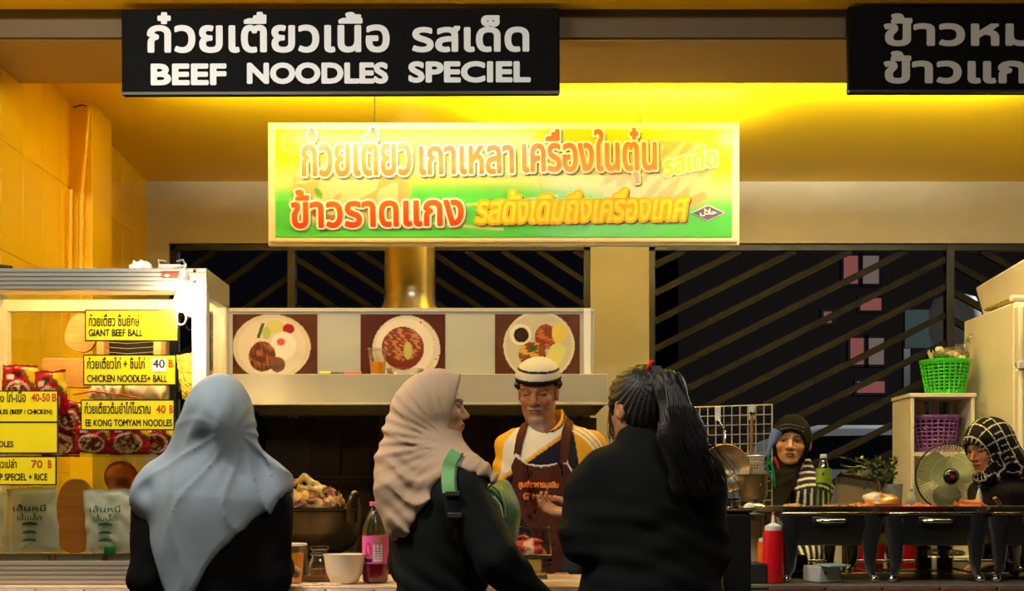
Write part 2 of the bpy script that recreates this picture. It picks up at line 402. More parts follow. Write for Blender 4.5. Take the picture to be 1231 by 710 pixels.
# the night beyond: an apartment block with lit windows, a green hoarding, parked cars
bl = struct('apartment_building', MB().box((3.2, 24, 0), (13, 34, 12)), mat('night wall', (70, 62, 56), .9), label=None)
bl['kind'] = 'thing'; tag(bl, 'dark apartment block with lit pink windows beyond the barred opening', 'building')
M_curt = mat('lit pink curtain', (220, 128, 120), .8, emit=.2); M_lite = mat('lit pale window', (196, 172, 158), .8, emit=.15)
for (xa, ya, xb, yb, mm) in ((1014, 307, 1034, 341, M_curt), (1035, 307, 1057, 341, M_lite), (1022, 406, 1041, 438, M_curt), (1042, 406, 1063, 438, M_lite), (1034, 358, 1060, 373, M_curt), (1030, 458, 1064, 472, M_curt), (990, 374, 1000, 388, M_curt)):
    a = P(xa, yb, 23.9); b = P(xb, ya, 23.9)
    f = MB().box((a.x-.05, 23.88, a.z-.05), (b.x+.05, 23.98, a.z)).box((a.x-.05, 23.88, b.z), (b.x+.05, 23.98, b.z+.05)).box((a.x-.05, 23.88, a.z), (a.x, 23.98, b.z)).box((b.x, 23.88, a.z), (b.x+.05, 23.98, b.z))
    fo = obj('window', f, M_black, bl); obj('pane', MB().box((a.x, 23.93, a.z), (b.x, 23.96, b.z)), mm, fo)
a = P(1088, 418, 16); b = P(1124, 372, 16)
t = thing('hoarding', 'dark green hoarding panel on posts behind the bars', 'hoarding', (a.x, 16, 0))
obj('panel', MB().box((a.x, 16, a.z), (b.x, 16.06, b.z)), mat('green board', (14, 44, 34), .7), t)
for px in (1091, 1121): p = P(px, 418, 16); obj('post', MB().box((p.x-.04, 16.02, 0), (p.x+.04, 16.1, p.z+.1)), M_black, t)
a = P(1148, 386, 12)
t = thing('water_tank', 'pale round water tank on a stand behind the bars', 'tank', (a.x, 12, 0))
obj('tank_body', MB().lathe([(.02, -.26), (.2, -.24), (.24, -.1), (.24, .1), (.19, .22), (.05, .27)], (a.x, 12, a.z)), mat('tank shell', (178, 176, 168), .5, emit=.04), t, smooth=True)  # shell glows faintly: some light is put into its colour
for dx in (-.16, .16): obj('leg', MB().tube([(a.x+dx, 12, 0), (a.x+dx, 12, a.z-.2)], .03), M_black, t)
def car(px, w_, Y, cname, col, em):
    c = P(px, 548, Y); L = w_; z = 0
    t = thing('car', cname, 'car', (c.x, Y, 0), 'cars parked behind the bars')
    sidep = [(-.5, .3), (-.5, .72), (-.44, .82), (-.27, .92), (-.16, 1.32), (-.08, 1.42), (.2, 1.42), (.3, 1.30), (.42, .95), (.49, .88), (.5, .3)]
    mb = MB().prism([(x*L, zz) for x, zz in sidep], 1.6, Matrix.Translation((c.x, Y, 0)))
    obj('car_body', mb, mat('car paint '+cname, col, .25, emit=em), t, bevel=.04)  # light put into the paint as a faint glow
    mb = MB().prism([(x*L, zz) for x, zz in ((-.23, .95), (-.13, 1.3), (.2, 1.32), (.33, .97))], .02, Matrix.Translation((c.x, Y-.03, 0)))
    obj('side_window', mb, mat('car glass', (40, 44, 50), .1, spec=.8), t)
    t.location.z = 0
    for s in (-.31, .31): obj('wheel', MB().lathe([(.1, -.1), (.3, -.1), (.33, -.04), (.33, .08), (.1, .1)], (c.x+s*L, Y+.06, .33), M=Matrix.Rotation(PI/2, 4, 'X')), M_black, t, smooth=True)
    t.location.z = .505
struct('road', MB().box((-4, 12.0, 0), (12, 15.2, .50)).box((-4, 16.8, 0), (12, 20.5, .50)), mat('asphalt', (60, 60, 60), .9, vary=.2))
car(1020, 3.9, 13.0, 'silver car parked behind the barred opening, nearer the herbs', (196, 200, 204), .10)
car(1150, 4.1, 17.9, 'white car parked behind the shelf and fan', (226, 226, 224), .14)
# unseen lamp added to light the cars
l = bpy.data.lights.new('car_fill_light', 'POINT'); l.energy = 420; l.color = (.9, .95, 1); l.shadow_soft_size = .15
lo = bpy.data.objects.new('car_fill_light', l); COL.objects.link(lo); lo.location = (6.2, 12.8, 4.2)

# ---------------------------------------------------------------- fixture behind the beam
for i, xc in enumerate((-.75, 1.25)):
    t = thing('tube_fixture', ('fluorescent batten behind the beam over the green banner' if i == 0 else 'fluorescent batten behind the beam right of the green banner'), 'light', (xc, 4.95, 2.87), 'tube lamps behind the beam')
    obj('batten', MB().box((xc-.6, 4.92, 2.87), (xc+.6, 4.98, 2.913)), M_white, t, bevel=.004)
    obj('tube', MB().tube([(xc-.57, 4.95, 2.845), (xc+.57, 4.95, 2.845)], .013, 12), mat('lit tube', (255, 230, 180), .5, emit=5), t, smooth=True)

# ---------------------------------------------------------------- signs
M_sblk = mat('black sign board', (13, 14, 13), .7, vary=.3, vscale=30, bump=.05, spec=.1)
M_swht = mat('white sign paint', (232, 236, 238), .5)
YS = 4.36
def sign_board(name, label, x0, x1, y0, y1, dz=.0):
    a = P(x0, y1, YS); b = P(x1, y0, YS); t = thing(name, label, 'sign', ((a.x+b.x)/2, YS, a.z))
    obj('board', MB().box((a.x, YS, a.z), (b.x, YS+.035, b.z)), M_sblk, t, bevel=.006)
    obj('edge_strip', MB().box((a.x, YS-.004, a.z-.001), (b.x, YS+.004, a.z+.008)), mat('dark edge', (52, 50, 46), .4), t)
    for k in (.18, .82): obj('bracket', MB().box((a.x+(b.x-a.x)*k-.02, YS+.035, a.z+.1), (a.x+(b.x-a.x)*k+.02, YS+.068, b.z-.01)), M_black, t)
    return t
s1 = sign_board('shop_sign', 'black board reading BEEF NOODLES SPECIEL in hand painted white letters', 146, 673, 10, 113)
letter('lettering', 'ก๋วยเตี๋ยวเนื้อ', P(323, 62, YS), .838, M_swht, s1, height=.134, weight=.0045, dy=-.003)
letter('lettering', 'รสเด็ด', P(566, 62, YS), .400, M_swht, s1, height=.120, weight=.0045, dy=-.003)
letter('lettering', 'BEEF', P(227, 100.5, YS), .255, M_swht, s1, height=.066, weight=.0048, dy=-.003)
letter('lettering', 'NOODLES', P(382, 99.5, YS), .484, M_swht, s1, height=.066, weight=.0048, dy=-.003)
letter('lettering', 'SPECIEL', P(564.5, 98.5, YS), .418, M_swht, s1, height=.066, weight=.0048, dy=-.003)
s1.rotation_euler = (0, -.003, 0)
s2 = sign_board('shop_sign', 'black board with white Thai letters cut off by the frame, above the fridge', 1020, 1330, 7, 111)
M_sgr = mat('greyed sign paint', (200, 196, 182), .6)
letter('lettering', 'ข้าวหมก', P(1062+112, 54, YS), .64, M_sgr, s2, height=.104, weight=.0055, dy=-.003)
letter('lettering', 'ข้าวแกง', P(1062+105, 99, YS), .60, M_sgr, s2, height=.104, weight=.0055, dy=-.003)

# banner
YN = 5.38; RB = .0155
def sstep(a, b, x): t = np.clip((x-a)/(b-a), 0, 1); return t*t*(3-2*t)
def C(*c): return np.array(lin(c))
def noise2(u, v, s, seed=0):
    r = np.random.default_rng(seed); out = np.zeros_like(u)
    for k in range(7):
        a, b, p = r.normal(size=3); out = out+np.sin((u*a*s+v*b*s)+p*9)
    return out/4
def banner_paint(U, V):
    c = C(250, 226, 30)*(1-sstep(.25, .62, 1-V))[:, None]+C(76, 186, 92)*sstep(.25, .62, 1-V)[:, None]
    w = sstep(.25, .6, 1-V)*(1-sstep(.9, 1., 1-V))
    c = c*(1-.22*w*(noise2(U*4, V, 3, 5) > .5))[:, None]
    mid = np.exp(-((V-.52-.1*np.sin(U*5))/.10)**2)[:, None]*.38; c = c*(1-mid)+mid*C(252, 250, 210)
    sw = (np.exp(-((V-(.30+.42*(U-.42)))/.012)**2)*(U > .38)*(U < .62))[:, None]*.55; c = c*(1-sw)+sw*C(250, 250, 200)
    sw = (np.exp(-((V-(.11+.05*np.sin(U*8)))/.014)**2)*(U > .27)*(U < .5))[:, None]*.6; c = c*(1-sw)+sw*C(240, 244, 190)
    for (u0, v0, ru, rv, sd) in ((.165, .42, .135, .30, 1), (.835, .58, .125, .34, 2)):
        q = ((U-u0)/ru)**4+((V-v0)/rv)**4; m = (1-sstep(.5, 1.1, q))[:, None]
        n = noise2(U*11, V*3, 6, sd); n2 = noise2(U*15, V*4, 6, sd+9)
        fc = C(196, 166, 116)*(n < 0)[:, None]+C(226, 204, 158)*(n >= 0)[:, None]
        fc = np.where((n > .8)[:, None], C(150, 84, 48), fc); fc = np.where((n2 > .9)[:, None], C(92, 136, 60), fc); fc = np.where((n2 < -1.1)[:, None], C(120, 78, 56), fc)
        c = c*(1-m*.9)+fc*m*.9
    return c
a = P(322, 295, YN); W_, H_ = 567/FPX*YN, 148/FPX*YN
bn = thing('banner_sign', 'green and yellow banner with orange Thai lettering hung under the ceiling', 'banner', (a.x+W_/2, YN, a.z))
obj('frame', MB().box((a.x, YN, a.z), (a.x+W_, YN+.03, a.z+H_)), mat('cream frame', (250, 240, 200), .5), bn, bevel=.004)
mx_, mz_ = .033, .03
sheet('printed_panel', (a.x+mx_, YN-.002, a.z+.036), (W_-2*mx_, 0, 0), (0, 0, H_-.036-mz_), 420, 110, banner_paint, M_vcg, bn)
obj('lower_moulding', MB().box((a.x+.01, YN-.006, a.z+.014), (a.x+W_-.01, YN+.001, a.z+.022)), mat('moulding line', (206, 190, 140), .6), bn)
M_shd = mat('lettering shadow print', (96, 98, 70), .6); M_out = mat('lettering outline print', (252, 250, 240), .5); M_yl = mat('yellow lettering', (255, 236, 60), .5); M_ylo = mat('yellow lettering outline', (255, 200, 16), .5)
def og(X, V):
    t = ((V[:, 1]-V[:, 1].min())/np.ptp(V[:, 1]))[:, None]; return C(240, 120, 40)*t+C(226, 70, 40)*(1-t)
def og2(X, V):
    t = ((V[:, 1]-V[:, 1].min())/np.ptp(V[:, 1]))[:, None]; t = np.abs(t-.35)*1.4; return C(236, 96, 40)*t+C(246, 158, 96)*(1-t)
def blit(s, x, yb, wpx, hpx, wt, fn, m1, m2, sh=True, rot_=RB, shear=0):
    base = P(x, yb, YN); k = YN/FPX
    if sh: letter('lettering_shadow', s, base+Vector((.008, 0, -.008)), wpx*k, M_shd, bn, height=hpx*k, weight=wt+.007, dy=-.004, roty=rot_, shear=shear)
    letter('lettering_outline', s, base, wpx*k, m1, bn, height=hpx*k, weight=wt+.009, dy=-.0055, roty=rot_, shear=shear)
    letter('lettering', s, base, wpx*k, m2, bn, height=hpx*k, weight=wt, dy=-.007, roty=rot_, fn=fn, shear=shear)
blit('ก๋วยเตี๋ยว', 429, 211, 130, 56, .0035, og2, M_out, M_vcg)
blit('เกาเหลา', 561, 209, 112, 33, .0035, og2, M_out, M_vcg)
blit('เครื่องในตุ๋น', 709, 220, 160, 64, .0035, og2, M_out, M_vcg)
blit('ข้าวราดแกง', 454, 272, 205, 44, .0045, og, M_out, M_vcg)
blit('รสดั้งเดิมถึงเครื่องเทศ', 700, 266, 254, 37, .0035, None, M_ylo, M_yl, shear=.25)
blit('รสเด็ด', 831, 205, 66, 26, .002, None, M_out, M_yl, rot_=.2, shear=.25, sh=False)
c = P(851, 256, YN)
obj('halal_emblem', MB().prism([(-.076, 0), (0, -.036), (.076, 0), (0, .036)], .001, Matrix.Translation((c.x, YN-.004, c.z))), mat('emblem white', (236, 232, 240), .5), bn)
obj('halal_emblem', MB().prism([(-.066, 0), (0, -.030), (.066, 0), (0, .030)], .001, Matrix.Translation((c.x, YN-.0055, c.z))), mat('emblem blue', (70, 66, 150), .5), bn)
letter('halal_lettering', '\uFEDD\uFEFC\uFEA3', c+Vector((0, 0, -.014)), .07, M_out, bn, height=.03, weight=.0016, dy=-.0075)
c = P(349, 172, YN); mb = MB(); vs = []
for k in range(29):
    t = math.radians(52+256*k/28); q = abs(k-14)/14; th = .013*(1-q**2)+.0006; vs += [(c.x+.040*math.cos(t), YN-.0045, c.z+.044*math.sin(t)), (c.x+(.040-th)*math.cos(t), YN-.0045, c.z+(.044-th)*math.sin(t))]
obj('crescent', MB().add(vs, [(2*k, 2*k+2, 2*k+3, 2*k+1) for k in range(28)]), mat('silver print', (166, 164, 120), .5), bn)
pts = [((.012 if k % 2 else .028)*.5*math.cos(k*PI/5+PI/2)+.048, (.012 if k % 2 else .028)*.5*math.sin(k*PI/5+PI/2)) for k in range(10)]
obj('star', MB().prism(pts, .001, Matrix.Translation((c.x, YN-.004, c.z))), mat('silver print'), bn)
obj('fill_tube', MB().tube([(-.12, YN+.115, 2.645), (.88, YN+.115, 2.645)], .013, 12), mat('lit tube'), bn, smooth=True)  # glass of the added ceiling uplight, out of sight behind the banner
obj('fill_bracket', MB().box((-.02, YN+.03, 2.60), (.02, YN+.12, 2.63)).box((.80, YN+.03, 2.60), (.84, YN+.12, 2.63)), M_white, bn)
for px, py in ((450, 146), (770, 139)):
    q = P(px, py, YN); obj('hanging_wire', MB().tube([(q.x, YN+.01, q.z-.03), (q.x, YN+.01, 2.915-(YN-4.9)*.053)], .0025, 6), M_black, bn)

# conduit pipes on the left wall
t = thing('conduit_pipe', 'yellow painted pipe with wire beside the yellow pillar', 'pipe', (-1.88, 5.4, 0))
obj('pipe', MB().tube([P(96, 380, 5.43), P(98, 226, 5.43), P(107, 128, 5.43)], .011, 10), M_ytile, t, smooth=True)
obj('pipe', MB().tube([P(84, 330, 5.40), P(85, 228, 5.40)], .009, 8), M_ytile, t, smooth=True)
obj('loose_wire', MB().tube([P(88, 129, 5.43), P(98, 126, 5.43), P(107, 128, 5.43)], .003, 6), M_black, t)
# ---------------------------------------------------------------- counters
M_tilec = mat('cream counter tile', (226, 196, 166), .35, vary=.12, vscale=20); M_tileb = mat('red brown edge tile', (150, 78, 56), .4, vary=.3, vscale=30, bump=.1)
M_grout = mat('pale grout', (176, 160, 130), .8)
ZC = .88
def counter(name, label, x0, x1, yf, mt, top_m, x_first, tw, gap, ydeep):
    t = thing(name, label, 'counter', ((x0+x1)/2, yf, 0))
    obj('body', MB().box((x0, yf+.01, 0), (x1, ydeep, ZC-.012)), M_grout, t)
    obj('top', MB().box((x0, yf+.002, ZC-.012), (x1, ydeep, ZC)), top_m, t, bevel=.003)
    x = x_first
    while x < x1-.005:
        xa, xb = max(x, x0), min(x+tw-gap, x1)
        if xb > xa: obj('tile', MB().box((xa, yf-.006, ZC-.115), (xb, yf+.012, ZC-.010)), mt, t, bevel=.002)
        x += tw
    return t
M_topr = mat('grey stone top', (126, 120, 98), .4, vary=.3, vscale=25)
counter('serving_counter', 'pale tiled counter where the customers stand under the glass case', -1.925, .73, 3.87, M_tilec, M_tilec, -1.925, .15, .006, 4.5)
counter('serving_counter', 'counter edged with red brown tiles under the chafing dishes', .735, XR-.02, 3.95, M_tileb, M_topr, .735+.079, .1815, .010, 4.62)

# ---------------------------------------------------------------- glass display case
cx0, cx1, cy0, cy1, cz0, cz1 = -1.76, -.968, 3.95, 4.275, ZC, 1.882
t = CASE = thing('display_case', 'aluminium framed glass display case with price signs on its front', 'display case', ((cx0+cx1)/2, cy0, cz0))
def grooved(lo, hi, n, axis=2):                        # rail with ridges along its front
    mb = MB().box((lo[0], lo[1]+.004, lo[2]), hi)
    d = (hi[2]-lo[2])/n
    for k in range(n): mb.box((lo[0], lo[1], lo[2]+d*k+d*.14), (hi[0], lo[1]+.006, lo[2]+d*(k+1)-d*.14))
    return mb
obj('top_rail', grooved((cx0, cy0, 1.814), (cx1, cy0+.03, cz1), 5), M_grey_al, t)
obj('side_rail', MB().box((cx1-.03, cy0+.031, 1.80), (cx1, cy1, cz1)), M_grey_al, t, bevel=.002)
obj('side_rail', MB().box((cx0, cy0+.031, 1.80), (cx0+.03, cy1, cz1)), M_grey_al, t, bevel=.002)
obj('back_rail', MB().box((cx0+.03, cy1-.03, 1.79), (cx1-.03, cy1, 1.83)), M_cream, t, bevel=.002)
obj('roof_panel', MB().box((cx0+.03, cy0+.03, 1.845), (cx1-.03, cy1-.03, 1.852)), M_cream, t)
obj('bottom_rail', grooved((cx0, cy0-.004, cz0+.002), (cx1, cy0+.03, .955), 5), mat('warm aluminium', (206, 196, 178), .4, metal=.6), t)
obj('floor_panel', MB().box((cx0, cy0+.031, cz0+.004), (cx1, cy1, .94)), M_cream, t)
for (xa, ya) in ((cx0, cy0), (cx1-.045, cy0), (cx0, cy1-.045), (cx1-.045, cy1-.045)):
    obj('post', MB().box((xa, ya, .956), (xa+.045, ya+.045, 1.813)), M_cream if ya > cy0 else M_white, t, bevel=.002)
obj('glass_pane', MB().box((cx0+.046, cy0+.006, .956), (cx1-.046, cy0+.010, 1.813)), G_clear, t)
obj('glass_pane', MB().box((cx1-.012, cy0+.046, .956), (cx1-.008, cy1-.046, 1.80)), G_clear, t)
SH = 1.30
obj('tube', MB().tube([(cx0+.08, cy0+.045, 1.830), (cx1-.09, cy0+.045, 1.830)], .008, 10), mat('case fill tube', (255, 214, 150), .4, emit=62), t, smooth=True)  # added lamp hidden behind the rail to brighten the case inside
obj('glass_shelf', MB().box((cx0+.03, cy0+.05, SH-.006), (cx1-.03, cy1-.03, SH)), glass_mat('green shelf glass', (.80, .92, .80), .10), t)
p = P(208, 331, cy0-.003)
s = obj('sticker', MB().box((p.x-.034, cy0-.003, p.z-.008), (p.x+.034, cy0-.0005, p.z+.009)), mat('red sticker', (214, 44, 30), .5), t)
obj('arrow_mark', MB().prism([(-.029, 0), (-.018, .005), (-.018, .002), (-.012, .002), (-.012, -.002), (-.018, -.002), (-.018, -.005)], .0006, Matrix.Translation((p.x, cy0-.0038, p.z))), M_white, s)
for (px, py) in ((234, 326), (234, 339)):
    q = P(px, py, cy0); obj('screw', MB().lathe([(.005, 0), (.005, .003)], (q.x, cy0-.001, q.z), 10, Matrix.Rotation(PI/2, 4, 'X')), M_black, t)
# lamp hanging at the front right corner
p = P(221, 338, 3.905)
lp = thing('lamp_bulb', 'glowing bare bulb in a white socket at the case corner', 'lamp', (p.x, 3.905, p.z))
obj('socket', MB().lathe([(.006, .038), (.014, .03), (.019, .01), (.021, -.008), (.018, -.014)], p, 18), M_white, lp, smooth=True)
obj('bulb', MB().lathe([(.012, -.014), (.015, -.028), (.028, -.05), (.031, -.066), (.024, -.088), (.0001, -.098)], p, 24), mat('lit bulb', (255, 226, 178), .3, emit=330), lp, smooth=True)
obj('cord', MB().tube([p+Vector((0, 0, .036)), p+Vector((.004, .01, .055)), p+Vector((-.01, .06, .062)), p+Vector((-.06, .09, .058))], .003, 6), M_white, lp)
obj('loop_wire', MB().tube([p+Vector((-.008+.016*math.cos(a), -.005, -.115+.022*math.sin(a))) for a in np.linspace(.4*PI, 2.3*PI, 18)], .0022, 6), M_cream, lp)
# ballast and crumpled bag on the roof of the case
p = P(200, 318, 4.0)
t = thing('ballast_box', 'small white ballast with wires on top of the case', 'lamp ballast', (p.x, 4.0, cz1))
obj('case_shell', MB().box((p.x-.03, 4.01, cz1+.002), (p.x+.045, 4.06, cz1+.024)), M_white, t, bevel=.004)
obj('wire', MB().tube([P(213, 314, 4.0), P(220, 312, 3.96), P(224, 320, 3.93), P(222, 334, 3.92)], .0028, 6), mat('grey wire', (150, 150, 146), .5), t)
obj('wire', MB().tube([P(192, 320, 4.0), P(190, 312, 4.0), P(200, 314, 4.02)], .002, 6), M_white, t)
def lump(name, lo, hi, h, f, colf, m, parent=None, at=(0, 0, 0), smooth=True):
    V, F = nets(f, lo, hi, h); return np_mesh(name, V, F, colf(V) if colf else None, m, parent, smooth, at)
def wr(Q, s, a, sd=0):                                  # wrinkles
    r = np.random.default_rng(sd); o = 0
    for k in range(5):
        n = r.normal(size=3)*s; o = o+np.abs(np.sin(Q[0]*n[0]+Q[1]*n[1]+Q[2]*n[2]+k))
    return (o-3)*a
p = P(170, 320, 4.05)
o = lump('crumpled_bag', (p.x-.06, 3.99, cz1-.01), (p.x+.06, 4.11, cz1+.06), .005, lambda Q: np.maximum(ell(Q, (p.x, 4.05, cz1+.012), (.042, .035, .033))+wr(Q, 60, .006), cz1+.001-Q[2]), None, mat('white plastic film', (240, 240, 236), .4), at=(p.x, 4.05, cz1))
tag(o, 'crumpled white plastic bag on top of the display case', 'bag')
p = P(5, 318, 4.02)
t = tag(obj('cable_clip', MB().tube([(p.x-.09, 4.02, cz1+.012), (p.x-.02, 4.02, cz1+.016), (p.x+.03, 4.0, cz1+.008)], .009, 8), M_black, smooth=True), 'black cable end lying on the left of the case roof', 'cable')

# price signs stuck to the glass
M_sy = mat('sign yellow', (250, 226, 24), .45); M_syd = mat('sign border black', (30, 26, 16), .5); M_ink = mat('black ink', (36, 30, 16), .6); M_red = mat('red ink', (196, 40, 26), .6)
def price(label, x0, x1, y0, y1, lines, Y=3.944, rows=None):
    a = P(x0, y1, Y); b = P(x1, y0, Y); t = thing('price_sign', label, 'sign', ((a.x+b.x)/2, Y, a.z), 'price signs on the display case')
    obj('border', MB().box((a.x, Y, a.z), (b.x, Y+.003, b.z)), M_syd, t)
    obj('face_sheet', MB().box((a.x+.004, Y-.001, a.z+.004), (b.x-.004, Y+.001, b.z-.004)), M_sy, t)
    if rows: obj('divider', MB().box((a.x+.004, Y-.0016, rows-.003), (b.x-.004, Y, rows+.002)), M_syd, t)
    for (s, xa, xb, yb, hp, red) in lines:
        letter('lettering', s, P((xa+xb)/2, yb, Y), (xb-xa)/FPX*Y, M_red if red else M_ink, t, height=hp/FPX*Y, weight=.0006, dy=-.0018)
    return t
price('yellow price sign reading GIANT BEEF BALL under the bulb', 102, 214, 372, 410, [('ก๋วยเตี๋ยว ชิ้นยักษ์', 107, 168, 392, 15, 0), ('GIANT BEEF BALL', 107, 172, 404, 8.5, 0)])
a = price('yellow price sign reading CHICKEN NOODLES + BALL', 100, 212, 426, 463, [('ก๋วยเตี๋ยวไก่ + ชิ้นไก่', 105, 174, 443, 14, 0), ('40', 184, 198, 442, 10, 0), ('B', 203, 208, 441, 9, 1), ('CHICKEN NOODLES+ BALL', 105, 201, 459, 8.5, 0)])
q = P(191, 445, 3.943); obj('pasted_patch', MB().box((q.x-.024, 3.9422, q.z-.004), (q.x+.024, 3.9435, q.z+.038)), M_white, a)
price('yellow price sign reading EE KONG TOMYAM NOODLES', 97, 210, 480, 517, [('ก๋วยเตี๋ยวต้มยำไก่โบราณ', 102, 181, 497, 14, 0), ('40', 188, 199, 496, 9, 1), ('B', 204, 208, 496, 9, 1), ('EE KONG TOMYAM NOODLES', 103, 207, 512, 8, 0)])
price('double yellow price sign with 40-50 in red, cut by the frame edge', -26, 70, 469, 545, [('ไก่-เนื้อ', 8, 31, 483, 14, 0), ('ง', 0, 5, 483, 7, 0), ('40-50', 38, 60, 482, 9, 1), ('B', 63, 68, 482, 9, 1), ('NOODLES (BEEF / CHICKEN)', -20, 63, 499, 7, 0), ('NOODLES', -20, 16, 537, 7, 0)], rows=P(0, 507, 3.944).z)
price('yellow price sign reading SPECIEL + RICE with red 70', -26, 68, 548, 583, [('ข้าวเปล่า', -6, 20, 562, 11, 0), ('70', 38, 51, 562, 9, 1), ('B', 58, 62, 562, 9, 1), ('P SPECIEL + RICE', 0, 57, 577, 8, 0)])

# packets
def puff(name, label, cat, c, w_, h_, t_, fn, m, rz=0, rx=0, ry=0, group=None, nu=26, nv=30, crimp=.08, wrk=.004, seed=0, cap=None):
    U, V_ = np.meshgrid(np.linspace(-1, 1, nu), np.linspace(-1, 1, nv)); U = U.ravel(); V_ = V_.ravel()
    e = np.clip(1-np.abs(V_)/(1-crimp), 0, 1)*np.clip(1-np.abs(U)**2, 0, 1); th = t_/2*np.clip(e, 0, 1)**.45
    n = noise2(U, V_, 6, seed)*wrk*(e > 0); wv = noise2(U, V_, 9, seed+3)*.003
    i = (np.arange(nv-1)[:, None]*nu+np.arange(nu-1)).ravel(); N = nu*nv
    Fq = np.stack([i, i+1, i+nu+1, i+nu], 1)
    A = np.stack([U*w_/2*(1-.05*e)+wv, -th+n, V_*h_/2+wv], 1); B = A.copy(); B[:, 1] = th+n+.0012
    R_ = np.array((Matrix.Rotation(rz, 3, 'Z') @ Matrix.Rotation(rx, 3, 'X') @ Matrix.Rotation(ry, 3, 'Y')))
    V = np.concatenate([A, B]) @ R_.T+np.array(c); col = fn((U+1)/2, (V_+1)/2)
    o = np_mesh(name, V, np.concatenate([Fq, Fq[:, ::-1]+N]), np.concatenate([col, col]), m, at=c)
    return tag(o, label, cat, group)
def red_pack(seed):
    def f(U, V_):
        c = np.tile(C(176, 16, 22), (len(U), 1)); n = noise2(U*4, V_*4, 4, seed)
        c = np.where(((U+V_*.9) > 1.35)[:, None] & (V_ > .45)[:, None], C(238, 196, 30), c)
        c = np.where(((((U+V_*.9) > 1.35) & ((U+V_*.9) < 1.45) & (V_ > .45)))[:, None], C(60, 90, 30), c)
        q = ((U-.46)/.36)**2+((V_-.36)/.30)**2
        c = np.where((q < 1)[:, None], C(222, 200, 180), c); c = np.where((q < .7)[:, None], C(120, 40, 26), c)
        c = np.where(((q < .62) & (n > .3))[:, None], C(206, 150, 96), c); c = np.where(((q < .5) & (n < -.7))[:, None], C(230, 216, 170), c)
        c = np.where(((np.abs(U-.42) < .14) & (np.abs(V_-.80) < .05))[:, None], C(70, 24, 40), c)
        c = np.where(((np.abs(U-.24) < .1) & (np.abs(V_-.72) < .05))[:, None], C(236, 220, 210), c)
        return np.where((np.abs(V_-.5) > .46)[:, None], C(150, 16, 20), c)
    return f
wh = {0: 'front left of the upper row', 1: 'second in the upper row', 2: 'third, low behind the double price sign', 3: 'under the chicken noodle sign, left', 4: 'under the tomyam sign, middle', 5: 'under the tomyam sign, right', 6: 'behind the double price sign, lower left', 7: 'lying flat between the signs'}
for k, (px, py, Y, ww, hh, rz, ry) in enumerate(((24, 466, 4.11, .112, .15, .1, .03), (62, 473, 4.07, .112, .15, -.2, -.05), (30, 519, 4.13, .12, .145, .2, 0), (86, 500, 4.09, .10, .10, .1, .2), (113, 527, 4.05, .12, .10, .0, .05), (156, 526, 4.04, .125, .11, .2, -.04), (73, 527, 4.12, .12, .12, .3, 0), (190, 527, 4.09, .11, .105, -.1, .1))):
    pass
    puff('noodle_packet', 'red and yellow instant noodle packet, '+wh[k].replace('lying flat between the signs', 'rightmost on the glass shelf'), 'packet', P(px, py, Y), ww, hh, .035, red_pack(k), M_vcg, rz, .06, ry, 'red noodle packets on the case shelf', seed=k)
def white_bag(seed):
    def f(U, V_):
        c = np.tile(C(232, 235, 216), (len(U), 1)); n = noise2(U*6, V_*6, 5, seed)
        return np.where((n > .8)[:, None], C(238, 238, 224), c)
    return f
M_gink = mat('green ink', (40, 110, 70), .6)
for k, (px, y0, y1, ww, Y, lab) in enumerate(((40, 586, 664, .16, 4.06, 'behind the watermelon-free glass'), (130, 588, 664, .15, 4.07, ''), (164, 590, 664, .12, 4.10, ''), (92, 600, 664, .12, 4.19, ''), (8, 592, 664, .10, 4.1, ''))):
    hp = (y1-y0)/FPX*Y; c = P(px, (y0+y1)/2, Y)
    names = ['clear bag of white rice noodles with green print, left in the case', 'clear bag of white rice noodles standing by the green cap', 'clear bag of white rice noodles beside the grey headscarf', 'half hidden bag of rice noodles behind the wooden board', 'bag of rice noodles at the very edge of the frame']
    o = puff('rice_noodle_bag', names[k], 'bag', c, ww, hp, .05, white_bag(k+20), M_vcg, 0, .05, .02*(k-2), 'white rice noodle bags in the case', seed=k+20, wrk=.005)
    if k < 3:
        for j, (sx_, yy) in enumerate(((.6, .64), (.45, .5), (.34, .43), (.3, .30), (.3, .18))):
            if j in (0, 1): letter('green_lettering', ('เส้นหมี่' if j == 0 else 'เส้นเล็ก'), (c.x, c.y-.032, c.z-hp/2+hp*yy), ww*sx_*1.1, M_gink, o, height=hp*.11, weight=.0003)
            else: obj('green_print', MB().prism([(-ww*sx_/2, 0), (ww*sx_/2, 0), (ww*sx_/2.6, hp*.035), (0, hp*.055), (-ww*sx_/2.6, hp*.035)], .0008, Matrix.Translation((c.x, c.y-.031, c.z-hp/2+hp*yy))), M_gink, o)
p = P(132, 660, 4.0)
t = thing('green_bottle', 'small bottle with a green cap lying before the noodle bags', 'bottle', (p.x, 4.0, .942))
obj('cap', MB().lathe([(.016, .0), (.018, .002), (.018, .022), (.015, .026)], (p.x, 4.0, .975), 20), mat('green cap', (20, 120, 60), .4), t, smooth=True)
obj('bottle_body', MB().lathe([(.018, 0), (.022, .003), (.022, .03), (.014, .035)], (p.x, 4.0, .941), 20), G_plastic, t, smooth=True)
